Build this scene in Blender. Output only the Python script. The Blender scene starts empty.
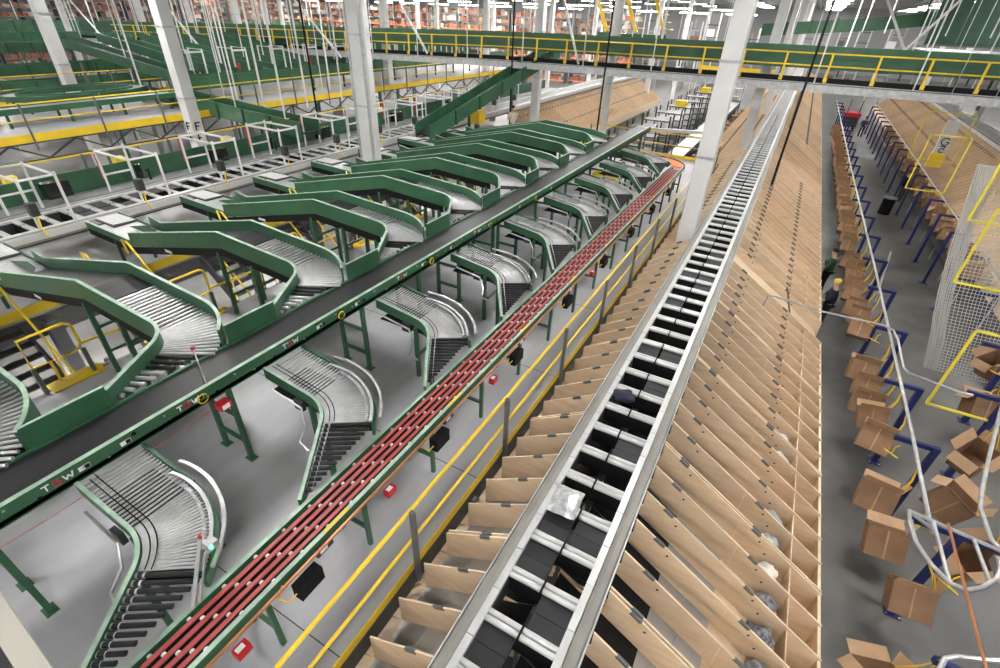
import bpy, bmesh, math, random
from mathutils import Vector, Matrix
random.seed(11)
S = bpy.context.scene
COL = S.collection

# ---------------------------------------------------------------- camera
cam_d = bpy.data.cameras.new('camera')
cam_d.sensor_width = 36.0
cam_d.lens = 486.16 / 1000 * 36.0
cam_d.clip_end = 600
cam = bpy.data.objects.new('camera', cam_d)
COL.objects.link(cam)
_r = Vector((0.87202842, 0.48827351, 0.03399133))
_u = -Vector((0.29401725, -0.46704423, -0.83392059))
_b = -Vector((-0.39130588, 0.73719649, -0.55083667))
cam.matrix_world = Matrix(((_r.x, _u.x, _b.x, 0), (_r.y, _u.y, _b.y, 0), (_r.z, _u.z, _b.z, 8.0), (0, 0, 0, 1)))
S.camera = cam

# ---------------------------------------------------------------- world and exposure
w = bpy.data.worlds.new('hall_air'); S.world = w; w.use_nodes = True
w.node_tree.nodes['Background'].inputs[0].default_value = (0.93, 0.96, 1.0, 1)
w.node_tree.nodes['Background'].inputs[1].default_value = 0.35
S.view_settings.view_transform = 'Standard'
S.view_settings.look = 'None'
S.view_settings.gamma = 1.0
S.view_settings.use_curve_mapping = False
S.view_settings.exposure = -0.08
LAMP_STRENGTH = 185.0

# ---------------------------------------------------------------- materials
def mat(name, col, rough=0.5, metal=0.0, var=0.0, scale=4.0, stretch=(1, 1, 1), col2=None, bump=0.0, bscale=60.0,
        emit=None, rnd=0.0, contrast=(0.35, 0.65), detail=4.0, rvar=0.0):
    m = bpy.data.materials.new(name); m.use_nodes = True
    nt = m.node_tree; bs = nt.nodes['Principled BSDF']
    bs.inputs['Base Color'].default_value = (*col, 1)
    bs.inputs['Roughness'].default_value = rough
    bs.inputs['Metallic'].default_value = metal
    if emit:
        bs.inputs['Emission Color'].default_value = (*emit[0], 1)
        bs.inputs['Emission Strength'].default_value = emit[1]
    if var > 0 or col2 or rnd:
        geo = nt.nodes.new('ShaderNodeNewGeometry')
        mp = nt.nodes.new('ShaderNodeMapping'); mp.inputs['Scale'].default_value = stretch
        nt.links.new(geo.outputs['Position'], mp.inputs['Vector'])
        nz = nt.nodes.new('ShaderNodeTexNoise'); nz.inputs['Scale'].default_value = scale
        nz.inputs['Detail'].default_value = detail
        nt.links.new(mp.outputs[0], nz.inputs['Vector'])
        rp = nt.nodes.new('ShaderNodeValToRGB')
        rp.color_ramp.elements[0].position = contrast[0]; rp.color_ramp.elements[1].position = contrast[1]
        c2 = col2 or tuple(c * (1 - var) for c in col)
        rp.color_ramp.elements[0].color = (*c2, 1); rp.color_ramp.elements[1].color = (*col, 1)
        nt.links.new(nz.outputs['Fac'], rp.inputs[0])
        out = rp.outputs[0]
        if rnd:
            oi = nt.nodes.new('ShaderNodeObjectInfo')
            mr = nt.nodes.new('ShaderNodeMapRange'); mr.inputs[3].default_value = 1 - rnd; mr.inputs[4].default_value = 1 + rnd * 0.5
            nt.links.new(oi.outputs['Random'], mr.inputs[0])
            hs = nt.nodes.new('ShaderNodeHueSaturation')
            nt.links.new(mr.outputs[0], hs.inputs['Value']); nt.links.new(out, hs.inputs['Color'])
            out = hs.outputs[0]
        nt.links.new(out, bs.inputs['Base Color'])
        if rvar:
            mr2 = nt.nodes.new('ShaderNodeMapRange'); mr2.inputs[3].default_value = max(0, rough - rvar); mr2.inputs[4].default_value = rough + rvar
            nt.links.new(nz.outputs['Fac'], mr2.inputs[0]); nt.links.new(mr2.outputs[0], bs.inputs['Roughness'])
    if bump:
        n2 = nt.nodes.new('ShaderNodeTexNoise'); n2.inputs['Scale'].default_value = bscale
        g2 = nt.nodes.new('ShaderNodeNewGeometry'); nt.links.new(g2.outputs['Position'], n2.inputs['Vector'])
        bp = nt.nodes.new('ShaderNodeBump'); bp.inputs['Strength'].default_value = bump; bp.inputs['Distance'].default_value = 0.01
        nt.links.new(n2.outputs['Fac'], bp.inputs['Height']); nt.links.new(bp.outputs[0], bs.inputs['Normal'])
    return m

M = {}
def dull(m, v=0.15):
    m.node_tree.nodes['Principled BSDF'].inputs['Specular IOR Level'].default_value = v
    return m
M['concrete'] = mat('dark_polished_concrete', (0.165, 0.160, 0.152), 0.42, 0, scale=0.45, col2=(0.058, 0.056, 0.053), contrast=(0.38, 0.66), detail=9, bump=0.05, bscale=8, rvar=0.15)
M['deckfloor'] = mat('grey_deck_paint', (0.46, 0.46, 0.475), 0.36, 0, scale=0.9, stretch=(1.6, 0.35, 1), col2=(0.30, 0.30, 0.315), contrast=(0.3, 0.7), detail=7, rvar=0.1)  # stretched streaks in the colour stand in for roller shadows
M['whitefloor'] = mat('pale_concrete', (0.80, 0.80, 0.80), 0.5, 0, var=0.2, scale=0.8)
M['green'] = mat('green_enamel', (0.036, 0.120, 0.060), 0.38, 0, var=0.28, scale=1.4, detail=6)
M['green_edge'] = mat('worn_highlit_green_edge', (0.40, 0.56, 0.43), 0.45, 0, var=0.35, scale=6)  # wear plus an edge highlight put into the colour
M['green_dark'] = mat('dark_green_enamel', (0.016, 0.075, 0.036), 0.45, 0, var=0.25, scale=2)
M['belt'] = dull(mat('black_belt', (0.020, 0.020, 0.022), 0.36, 0, scale=1.2, stretch=(3, 0.4, 1), col2=(0.030, 0.030, 0.032), rvar=0.1), 0.35)
M['steel'] = mat('bright_steel', (0.54, 0.545, 0.55), 0.40, 0.65, var=0.12, scale=9)
M['galv'] = mat('galvanised_steel', (0.60, 0.61, 0.62), 0.38, 0.75, var=0.25, scale=7)
M['alu'] = mat('white_aluminium', (0.64, 0.64, 0.635), 0.35, 0.25, var=0.08, scale=5)
M['cover'] = mat('warm_grey_cover', (0.245, 0.235, 0.215), 0.5, 0, var=0.14, scale=3)
M['white'] = mat('white_enamel', (0.70, 0.70, 0.685), 0.42, 0, var=0.08, scale=2)
M['black'] = dull(mat('matt_black', (0.010, 0.010, 0.011), 0.65))
M['tray'] = dull(mat('black_tray_flap', (0.026, 0.027, 0.030), 0.5, 0, bump=0.25, bscale=160, rnd=0.2, var=0.1), 0.3)
M['rubber'] = dull(mat('black_roller_sleeve', (0.016, 0.016, 0.017), 0.38, 0, var=0.3, scale=8), 0.3)
M['yellow'] = mat('safety_yellow', (0.88, 0.61, 0.035), 0.4, 0, var=0.10, scale=3)
M['yellowpale'] = mat('pale_yellow_paint', (0.82, 0.70, 0.06), 0.42, 0, var=0.12, scale=4)
M['red'] = mat('red_strip_belt', (0.40, 0.075, 0.070), 0.45, 0, var=0.12, scale=4)
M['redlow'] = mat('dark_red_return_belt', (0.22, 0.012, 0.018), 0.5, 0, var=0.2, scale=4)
M['redbox'] = mat('red_plastic', (0.55, 0.02, 0.03), 0.35)
M['orange'] = mat('orange_curve_belt', (0.90, 0.22, 0.03), 0.5, 0, var=0.1, scale=3)
M['dark'] = mat('dark_grey_steel', (0.055, 0.057, 0.060), 0.45, 0.2, var=0.25, scale=3)
M['postgrey'] = mat('grey_post_steel', (0.16, 0.165, 0.165), 0.42, 0.4, var=0.2, scale=4)
M['midgrey'] = mat('grey_sheet_steel', (0.42, 0.425, 0.43), 0.33, 0.45, var=0.15, scale=3, rnd=0.08)
M['ply'] = mat('birch_plywood', (0.84, 0.665, 0.475), 0.55, 0, scale=2.2, stretch=(0.9, 9, 5), col2=(0.72, 0.53, 0.345), contrast=(0.3, 0.72), detail=5, rnd=0.13)
M['plyedge'] = mat('plywood_edge', (0.86, 0.70, 0.50), 0.6, 0, var=0.1, scale=9)
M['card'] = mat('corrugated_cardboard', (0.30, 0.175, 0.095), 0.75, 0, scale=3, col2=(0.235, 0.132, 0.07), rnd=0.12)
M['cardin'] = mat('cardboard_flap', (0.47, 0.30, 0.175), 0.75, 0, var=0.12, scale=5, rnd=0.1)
M['blue'] = mat('navy_blue_enamel', (0.012, 0.022, 0.125), 0.4, 0, var=0.2, scale=3)
M['bluelight'] = mat('blue_plastic', (0.03, 0.11, 0.62), 0.4)
M['cyan'] = mat('pale_cyan_plastic', (0.38, 0.72, 0.74), 0.45)
M['copper'] = mat('copper_pipe', (0.55, 0.24, 0.12), 0.35, 0.6, var=0.1, scale=5)
M['ceil'] = mat('ceiling_deck', (0.36, 0.36, 0.36), 0.7, 0, var=0.2, scale=0.4)
M['wall'] = mat('pale_hall_wall', (0.30, 0.30, 0.30), 0.7, 0, var=0.1, scale=0.3)
M['lamp'] = mat('lit_diffuser', (1, 1, 1), 0.5, emit=((1.0, 0.985, 0.96), LAMP_STRENGTH))
M['ledgreen'] = mat('green_led', (0.1, 0.9, 0.4), 0.4, emit=((0.1, 1.0, 0.45), 4.0))
M['silverbag'] = mat('silver_poly_bag', (0.62, 0.63, 0.64), 0.25, 0.3, var=0.4, scale=14, bump=0.8, bscale=25)
M['navycloth'] = mat('navy_cloth', (0.012, 0.016, 0.035), 0.8, 0, bump=0.6, bscale=30)
M['whitecloth'] = mat('white_cloth', (0.75, 0.73, 0.68), 0.8, 0, bump=0.6, bscale=30)
M['greybag'] = mat('grey_poly_bag', (0.30, 0.31, 0.33), 0.3, 0, scale=18, col2=(0.03, 0.035, 0.06), bump=0.8, bscale=30)
M['skin'] = mat('skin', (0.50, 0.30, 0.21), 0.6)
M['hair'] = mat('dark_hair', (0.015, 0.012, 0.01), 0.7)
M['tan'] = mat('tan_cloth', (0.55, 0.46, 0.35), 0.8)
M['net'] = mat('white_net_cord', (0.52, 0.52, 0.51), 0.8)
M['screen'] = mat('black_screen', (0.01, 0.012, 0.012), 0.15)
M['cream'] = mat('cream_enamel', (0.46, 0.445, 0.39), 0.4)
M['label'] = mat('white_label', (0.85, 0.85, 0.83), 0.5)
M['rackorange'] = mat('orange_rack_beam', (0.70, 0.20, 0.04), 0.5)
M['wire'] = mat('yellow_cable', (0.80, 0.55, 0.03), 0.5)

# ---------------------------------------------------------------- mesh helpers
class MB:
    def __init__(s): s.v = []; s.f = []
    def add(s, vs, fs):
        o = len(s.v); s.v += [tuple(p) for p in vs]; s.f += [tuple(i + o for i in q) for q in fs]; return s
    def box(s, x0, x1, y0, y1, z0, z1):
        return s.add([(x0, y0, z0), (x1, y0, z0), (x1, y1, z0), (x0, y1, z0), (x0, y0, z1), (x1, y0, z1), (x1, y1, z1), (x0, y1, z1)],
                     [(0, 3, 2, 1), (4, 5, 6, 7), (0, 1, 5, 4), (1, 2, 6, 5), (2, 3, 7, 6), (3, 0, 4, 7)])
    def bar(s, p0, p1, wd, ht, up=(0, 0, 1)):
        p0 = Vector(p0); p1 = Vector(p1); d = (p1 - p0).normalized(); up = Vector(up)
        if abs(d.dot(up)) > 0.98: up = Vector((0, 1, 0))
        sd = d.cross(up).normalized(); u = sd.cross(d).normalized()
        vs = []
        for p in (p0, p1):
            for a, b in ((-1, -1), (1, -1), (1, 1), (-1, 1)): vs.append(p + sd * a * wd / 2 + u * b * ht / 2)
        return s.add(vs, [(0, 1, 2, 3), (7, 6, 5, 4), (0, 4, 5, 1), (1, 5, 6, 2), (2, 6, 7, 3), (3, 7, 4, 0)])
    def tube(s, pts, r, n=6, closed=False):
        pts = [Vector(p) for p in pts]; N = len(pts); o = len(s.v); prev = None
        for i, p in enumerate(pts):
            if closed: d = pts[(i + 1) % N] - pts[i - 1]
            else: d = pts[min(i + 1, N - 1)] - pts[max(i - 1, 0)]
            d.normalize()
            if prev is None: prev = Vector((0, 0, 1)) if abs(d.z) < 0.9 else Vector((1, 0, 0))
            a = d.cross(prev)
            if a.length < 1e-4: a = d.cross(Vector((0, 1, 0)))
            a.normalize(); b = a.cross(d).normalized(); prev = b
            for k in range(n):
                t = 2 * math.pi * k / n; s.v.append(tuple(p + a * r * math.cos(t) + b * r * math.sin(t)))
        M_ = N if closed else N - 1
        for i in range(M_):
            j = (i + 1) % N
            for k in range(n):
                k2 = (k + 1) % n
                s.f.append((o + i * n + k, o + i * n + k2, o + j * n + k2, o + j * n + k))
        if not closed:
            s.f.append(tuple(o + k for k in reversed(range(n)))); s.f.append(tuple(o + (N - 1) * n + k for k in range(n)))
        return s
    def prism(s, poly, a0, a1, axis='y'):
        n = len(poly)
        mk = {'y': lambda p, a: (p[0], a, p[1]), 'x': lambda p, a: (a, p[0], p[1]), 'z': lambda p, a: (p[0], p[1], a)}[axis]
        vs = [mk(p, a0) for p in poly] + [mk(p, a1) for p in poly]
        fs = [tuple(range(n)), tuple(range(2 * n - 1, n - 1, -1))] + [(i, i + n, (i + 1) % n + n, (i + 1) % n) for i in range(n)]
        return s.add(vs, fs)
    def sweep(s, prof, path):
        """closed profile of (side offset, height) along a path; side = right of travel, kept level"""
        path = [Vector(p) for p in path]; N = len(path); n = len(prof); o = len(s.v)
        for i, p in enumerate(path):
            ds = []
            if i > 0: ds.append((path[i] - path[i - 1]).xy.normalized())
            if i < N - 1: ds.append((path[i + 1] - path[i]).xy.normalized())
            d = (ds[0] + ds[-1]).normalized(); k = 1 / max(0.5, d.dot(ds[0]))
            sd = Vector((d.y, -d.x, 0)) * k
            for q in prof: s.v.append(tuple(p + sd * q[0] + Vector((0, 0, q[1]))))
        for i in range(N - 1):
            for k in range(n):
                k2 = (k + 1) % n
                s.f.append((o + i * n + k, o + i * n + k2, o + (i + 1) * n + k2, o + (i + 1) * n + k))
        s.f.append(tuple(o + k for k in range(n))); s.f.append(tuple(o + (N - 1) * n + k for k in reversed(range(n))))
        return s
    def mesh(s, name, m, smooth=False):
        me = bpy.data.meshes.new(name); me.from_pydata(s.v, [], s.f)
        if m: me.materials.append(M[m])
        if smooth:
            me.polygons.foreach_set('use_smooth', [len(p.vertices) == 4 for p in me.polygons])
        me.update(); return me
    def build(s, name, m, parent=None, smooth=False, **k):
        return put(s.mesh(name, m, smooth), name, parent, **k)

def put(me, name, parent=None, mw=None, kind=None, label=None, cat=None, group=None):
    o = bpy.data.objects.new(name, me); COL.objects.link(o)
    if mw is not None: o.matrix_basis = mw
    if parent is not None:
        o.parent = parent; o.matrix_parent_inverse = inv(parent)
    tag(o, label, cat, group, kind)
    return o
def world_of(o):
    m = o.matrix_basis.copy()
    while o.parent is not None:
        m = o.parent.matrix_basis @ o.matrix_parent_inverse @ m if o.parent.parent is None else o.matrix_parent_inverse @ m
        o = o.parent
        if o.parent is None: break
        m = o.matrix_basis @ m
    return m
def inv(parent):
    if parent.parent is None: return parent.matrix_basis.inverted()
    return (parent.parent.matrix_basis @ parent.matrix_parent_inverse @ parent.matrix_basis).inverted()
def tag(o, label=None, cat=None, group=None, kind=None):
    if label: o['label'] = label
    if cat: o['category'] = cat
    if group: o['group'] = group
    if kind: o['kind'] = kind
    return o
def thing(name, label, cat, loc=(0, 0, 0), group=None):
    o = bpy.data.objects.new(name, None); COL.objects.link(o); o.location = loc; o.empty_display_size = 0.2
    o.matrix_basis = Matrix.Translation(loc)
    return tag(o, label, cat, group)
KIDS = {}
def dup(root, mw, label=None):
    def rec(o, parent):
        c = o.copy(); COL.objects.link(c)
        if parent is not None: c.parent = parent
        for ch in o.children: rec(ch, c)
        return c
    r = rec(root, None); r.matrix_basis = mw
    if label: r['label'] = label
    return r
def T(x, y, z): return Matrix.Translation((x, y, z))
def span(p0, p1, up=Vector((0, 0, 1))):
    """matrix taking the unit segment 0..1 on local x to p0..p1"""
    p0 = Vector(p0); p1 = Vector(p1); d = p1 - p0; L = d.length; x = d / L
    y = up.cross(x).normalized(); z = x.cross(y)
    return Matrix(((x.x * L, y.x, z.x, p0.x), (x.y * L, y.y, z.y, p0.y), (x.z * L, y.z, z.z, p0.z), (0, 0, 0, 1)))
ORD = ['nearest', 'second', 'third', 'fourth', 'fifth', 'sixth', 'seventh', 'eighth', 'ninth', 'tenth', 'eleventh', 'twelfth', 'thirteenth',
       'fourteenth', 'fifteenth', 'sixteenth', 'seventeenth', 'eighteenth', 'nineteenth', 'twentieth']
TENS = {2: 'twenty', 3: 'thirty', 4: 'forty', 5: 'fifty', 6: 'sixty', 7: 'seventy', 8: 'eighty', 9: 'ninety'}
def nth(i):
    if i < 20: return ORD[i]
    t, u = divmod(i + 1, 10)
    if u == 0: return TENS[t][:-1] + 'ieth'
    return TENS[t] + '-' + ['', 'first'] [1] if u == 1 else TENS[t] + '-' + ORD[u - 1]

ZD = 2.3            # mezzanine deck level
MOD = 2.44          # bay pitch of the whole hall

# ================================================================ SETTING
MB().box(-140, 30, -60, 130, -0.2, 0.0).build('floor', 'concrete', kind='structure')
MB().box(-140, 30, -60, 130, 11.6, 11.8).build('ceiling', 'ceil', kind='structure')
MB().box(-140, 30, 130, 130.4, 0, 11.6).build('wall_back', 'wall', kind='structure')
MB().box(-140.4, -140, -60, 130, 0, 11.6).build('wall_left', 'wall', kind='structure')
MB().box(30, 30.4, -60, 130, 0, 11.6).build('wall_right', 'wall', kind='structure')
deck = MB()
deck.box(-9.72, -2.42, -6, 26.2, ZD - 0.08, ZD)
deck.build('floor_mezzanine', 'deckfloor', kind='structure')
MB().box(-21.5, -12.9, -6, 27, ZD - 0.08, ZD).build('floor_mezzanine', 'deckfloor', kind='structure')
MB().box(-12.8, -9.75, -6, 26, 0.0, 0.015).build('floor_pale_strip', 'whitefloor', kind='structure')
# seams of the deck sheets
for i, yy in enumerate((1.35, 4.1, 6.9, 9.7, 12.5)):
    MB().box(-9.7, -2.44, yy, yy + 0.012, ZD, ZD + 0.002).build('trim_1' if i == 0 else 'trim_1', 'dark', kind='structure')
# ceiling joists
j = MB()
for k in range(26):
    j.box(-140, 30, -50 + k * 7, -49.7 + k * 7, 11.0, 11.6)
for k in range(14):
    j.box(-139 + k * 12.5, -138.6 + k * 12.5, -60, 130, 10.7, 11.0)
j.build('trim_2', 'midgrey', kind='structure')

# ================================================================ CEILING LIGHTS
lamp_body = MB().box(-1.3, 1.3, -0.22, 0.22, 0.03, 0.12).mesh('housing', 'white')
lamp_diff = MB().box(-1.25, 1.25, -0.19, 0.19, 0.0, 0.03).mesh('diffuser', 'lamp')
li = 0
for a in range(12):
    for b in range(16):
        x = -98 + a * 11.0; y = -52 + b * 11.5 + (a % 2) * 4.0
        if x > 28: continue
        t = thing('ceiling_light', 'long white strip light under the hall ceiling', 'ceiling light', (x, y, 10.55), 'strip lights under the ceiling')
        put(lamp_body, 'housing', t, T(x, y, 10.55)); put(lamp_diff, 'diffuser', t, T(x, y, 10.55))

# ================================================================ MAIN SORTER
def build_sorter(label, xc, zt, y0, y1, nobj, sx=1.0, skip=lambda y: False, covers=True):
    t = thing('tray_sorter', label, 'sorter', (xc, y0, zt))
    for s in (-1, 1):
        c = MB()
        prof = [(0.452, 0.0), (0.452, -0.14), (0.58, -0.22), (0.58, -0.02), (0.56, 0.005), (0.50, 0.012)]
        c.prism([(xc + s * sx * p[0], zt + p[1]) for p in prof], y0, y1)
        c.build('side_cover', 'cover', t)
        MB().box(*sorted((xc + s * sx * 0.580, xc + s * sx * 0.590)), y0, y1, zt - 0.16, zt + 0.012).build('edge_strip', 'alu', t)
        MB().box(*sorted((xc + s * sx * 0.37, xc + s * sx * 0.40)), y0, y1, zt - 0.34, zt - 0.05).build('track_beam', 'dark', t)
    pitch = 0.509
    cap = {}; bars = {}
    for s in (-1, 1):
        a, b = sorted((s * sx * 0.368, s * sx * 0.446)); cap[s] = MB().box(a, b, -pitch / 2 + 0.004, pitch / 2 - 0.004, -0.045, 0.012).mesh('end_cap', 'alu')
        a, b = sorted((s * sx * 0.012, s * sx * 0.37)); bars[s] = MB().tube([(a, 0, -0.005), (b, 0, -0.005)], 0.033, 8).mesh('cross_bar', 'alu', True)
    joint = MB().box(-0.012, 0.012, -0.07, 0.07, -0.06, 0.02).mesh('centre_joint', 'black')
    skirt = MB().box(-0.365 * sx, 0.365 * sx, -0.06, 0.06, -0.26, -0.03).mesh('carrier', 'black')
    fl = {}
    for s in (-1, 1):
        a, b = sorted((s * sx * 0.02, s * sx * 0.365)); h = pitch / 2
        fl[s] = MB().box(a, b, 0.062, h - 0.003, -0.045, -0.03).mesh('tray_flap', 'tray')
    rest = {k: MB() for k in ('alu', 'tray', 'black')}
    n = int((y1 - y0) / pitch); rr = random.Random(int(xc * 10) + 5)
    closed_near = {(1, -1): 0, }
    for i in range(n):
        y = y0 + (i + 0.5) * pitch
        if i < nobj:
            w_ = T(xc, y, zt)
            c = put(skirt, 'carrier', t, w_)
            put(joint, 'centre_joint', c, w_)
            for s in (-1, 1):
                put(cap[s], 'end_cap', c, w_)
                for dy in (-0.034, 0.034): put(bars[s], 'cross_bar', c, T(xc, y + dy, zt))
                if rr.random() < (0.40 if y < 13 else 0.75):
                    put(fl[s], 'tray_flap', c, w_); put(fl[s], 'tray_flap', c, T(xc, y + pitch / 2 - 0.059, zt))
        else:
            r = rest['alu']
            for s in (-1, 1):
                a, b = sorted((s * sx * 0.368, s * sx * 0.446)); r.box(xc + a, xc + b, y - pitch / 2, y + pitch / 2 - .006, zt - 0.045, zt + 0.012)
            r.box(xc - 0.4 * sx, xc + 0.4 * sx, y - 0.06, y + 0.06, zt - 0.03, zt + 0.02)
            for s in (-1, 1):
                if rr.random() < 0.8:
                    a, b = sorted((s * sx * 0.02, s * sx * 0.365)); rest['tray'].box(xc + a, xc + b, y + 0.06, y + pitch - 0.06, zt - 0.045, zt - 0.03)
    for k, b in rest.items():
        if b.v: b.build('distant_carriers', k, t, kind='stuff')
    return t
XC = -0.80
build_sorter('long tray sorter with paired black trays running down the middle of the hall', XC, 3.10, 0.9, 92, 74)

# ================================================================ PLYWOOD CHUTES
def chute_bank(tag_txt, side, cx, ys, ndet, far_to, group, gap=None):
    """side +1 drops to the right, -1 to the left of sorter centre cx; profile measured from the sorter centre"""
    X = lambda d: cx + side * d
    top0 = (0.50, 3.03); lip = (3.13, 1.36)
    m = (lip[1] - top0[1]) / (lip[0] - top0[0])
    topz = lambda d: top0[1] + m * (d - top0[0])
    flz = lambda d: topz(d) - 0.47
    poly = [(0.60, topz(0.60)), (lip[0], lip[1]), (lip[0], 0.72), (2.65, flz(2.65) - 0.12), (0.03, flz(0.03) - 0.05), (0.03, 2.70), (0.60, 2.70)]
    cut = 1.49
    polyc = [poly[0], (cut, topz(cut)), (cut, 1.92)] + poly[1:]
    dvc = MB().prism([(side * p[0], p[1]) for p in polyc], -0.009, 0.009).mesh('divider', 'ply')
    edgec = MB().bar((side * 0.60, 0, topz(.60) + .003), (side * cut, 0, topz(cut) + .003), 0.0195, 0.006).mesh('divider_edge', 'plyedge')
    dv = MB().prism([(side * p[0], p[1]) for p in poly], -0.009, 0.009).mesh('divider', 'ply')
    n0 = MB()
    n0.bar((side * 0.60, 0, topz(.60) + .003), (side * lip[0], 0, lip[1] + 0.002), 0.0195, 0.006)
    n0.bar((side * (lip[0] + 0.002), 0, lip[1]), (side * (lip[0] + 0.002), 0, 0.72), 0.0195, 0.006)
    edge = n0.mesh('divider_edge', 'plyedge')
    dz = topz(0)
    clips = []
    for d in (0.92, 2.09):
        d0 = d - 0.065; d1 = d + 0.065
        clips.append(MB().bar((side * d0, 0, topz(d0) - 0.012), (side * d1, 0, topz(d1) - 0.012), 0.034, 0.04).mesh('clip', 'postgrey'))
    holes = MB()
    for d, q in ((1.05, 0.10), (2.18, 0.10), (2.30, 0.22)):
        holes.box(*sorted((side * (d - 0.014), side * (d + 0.014))), -0.0105, 0.0105, topz(d) - q - 0.014, topz(d) - q + 0.014)
    holes = holes.mesh('hole', 'black')
    seam = MB().box(*sorted((side * 1.852, side * 1.862)), -0.0105, 0.0105, flz(1.86), topz(1.86) + 0.003).mesh('seam', 'plyedge')
    PW = 0.478
    def sheet(d0, d1, mt, th=0.012, w_=PW - 0.02):
        return MB().prism([(side * d0, flz(d0)), (side * d1, flz(d1)), (side * d1, flz(d1) - th), (side * d0, flz(d0) - th)], 0.011, w_ + 0.009).mesh('floor_sheet', mt)
    bk = 1.05 if side > 0 else 0.74; g2 = bk + 0.345; g3 = 1.75 if side > 0 else 1.46
    sh = [(sheet(0.05, bk, 'black'), 'black_liner'), (sheet(bk, g2, 'midgrey'), 'steel_sheet'), (sheet(g2 + .005, g3, 'midgrey'), 'steel_sheet'), (sheet(g3, 2.65, 'ply'), 'floor_board')]
    gate = MB().box(*sorted((side * 2.645, side * 2.66)), 0.011, PW - 0.011, flz(2.65) - 0.12, topz(2.65) - 0.03).mesh('gate_board', 'ply')
    pock = MB().prism([(side * 2.66, flz(2.66) - 0.10), (side * 3.11, 0.78), (side * 3.11, 0.76), (side * 2.66, flz(2.66) - 0.12)], 0.011, PW - 0.011).mesh('pocket_floor', 'ply')
    lipb = MB().box(*sorted((side * 3.10, side * 3.118)), 0.011, PW - 0.011, 0.72, 1.30).mesh('front_board', 'ply')
    lipc = MB().box(*sorted((side * 3.098, side * 3.135)), -0.01, PW - 0.009, 1.30, 1.335).mesh('front_edge', 'plyedge')
    for q, y in enumerate(ys):
        det = q < ndet
        t = thing('chute_module', '%s, %s from the camera' % (tag_txt, nth(q)), 'chute', (cx, y, 0), group)
        # supporting legs
        for d in ((0.35, 2.9) if y < 45 else (2.9,)):
            for yy in (0.05, MOD - 0.05):
                MB().box(X(d) - 0.03, X(d) + 0.03, y + yy - 0.03, y + yy + 0.03, 0, flz(d) - 0.06 if d < 2.7 else 0.74).build('leg', 'postgrey', t)
        if det:
            for k in range(6):
                yy = y + 0.025 + k * PW
                W = T(cx, yy, 0)
                under = side < 0 and cx == XC and y < 25.8
                d = put(dvc if under else dv, 'divider', t, W)
                put(edgec if under else edge, 'divider_edge', d, W)
                if y < 24:
                    for c_ in (clips[:1] if under else clips): put(c_, 'clip', d, W)
                    if not under: put(seam, 'seam', d, W)
                    if y < 14 and not under: put(holes, 'holes', d, W, kind='stuff')
                if k < 5:
                    if y < 16:
                        for me, nm in sh: put(me, nm, t, W)
                        put(gate, 'gate_board', t, W); put(pock, 'pocket_floor', t, W); fb = put(lipb, 'front_board', t, W); put(lipc, 'front_edge', fb, W)
            if y >= 16:
                b = MB().prism([(X(0.05), flz(0.05)), (X(3.1), 0.76), (X(3.1), 0.73), (X(0.05), flz(0.05) - 0.03)], y, y + MOD)
                b.build('floor_board', 'ply', t)
                MB().box(*sorted((X(3.10), X(3.13))), y, y + MOD, 0.72, 1.33).build('front_board', 'plyedge', t)
        else:
            b = MB(); e = MB()
            for k in range(6):
                yy = y + 0.025 + k * PW
                b.prism([(X(p[0]), p[1]) for p in poly], yy - 0.009, yy + 0.009)
                e.bar((X(0.60), yy, topz(.60) + .003), (X(lip[0]), yy, lip[1]), 0.02, 0.006)
            b.prism([(X(0.05), flz(0.05)), (X(3.1), 0.76), (X(3.1), 0.73), (X(0.05), flz(0.05) - 0.03)], y, y + MOD)
            MB().box(*sorted((X(3.10), X(3.13))), y, y + MOD, 0.72, 1.33).build('front_board', 'plyedge', t)
            b.build('dividers', 'ply', t, kind='stuff'); e.build('divider_edges', 'plyedge', t, kind='stuff')
            c = MB()
            for k in range(6):
                yy = y + 0.025 + k * PW
                for dd in (0.92, 2.09): c.bar((X(dd - .065), yy, topz(dd - .065) - .012), (X(dd + .065), yy, topz(dd + .065) - .012), 0.034, 0.04)
            c.build('clips', 'postgrey', t, kind='stuff')
y_r = [0.66 + MOD * k for k in range(5)] + [13.95 + MOD * k for k in range(31)]
chute_bank('plywood chute module falling to the right of the main sorter', 1, XC, y_r, 14, 90, 'plywood chutes right of the main sorter')
y_l = [0.66 + MOD * k for k in range(36)]
chute_bank('plywood chute module falling to the left of the main sorter', -1, XC, y_l, 12, 90, 'plywood chutes left of the main sorter')
# covered bay in the right-hand bank
t = thing('bay_cover', 'bare plywood cover sheet closing a gap in the right chute bank', 'panel', (XC + 1.8, 13.2, 0))
MB().prism([(XC + 0.5, 2.80), (XC + 3.05, 1.12), (XC + 3.05, 1.10), (XC + 0.5, 2.78)], 12.9, 13.94).build('sheet', 'ply', t)
MB().bar((XC + 2.3, 13.42, 1.62), (XC + 2.0, 13.42, 2.35), 0.04, 0.04).build('stay', 'postgrey', t)
MB().box(XC + 0.6, XC + 3.0, 12.95, 13.0, 0, 1.10).build('leg_panel', 'ply', t)
# second and third banks
chute_bank('plywood chute module facing the aisle from the far right', -1, 10.45, [14.5 + MOD * k for k in range(22)], 8, 70, 'plywood chutes across the right aisle')
chute_bank('distant plywood chute module beyond the end of the mezzanine', 1, -15.35, [28.6 + MOD * k for k in range(11)], 0, 70, 'plywood chutes beyond the mezzanine')
build_sorter('tray sorter above the chutes on the far right', 10.45, 3.10, 14.5, 68, 0)
build_sorter('tray sorter running past the tops of the green inclines on the left', -15.75, 3.22, -2.0, 62, 36, 1.45)

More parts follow.
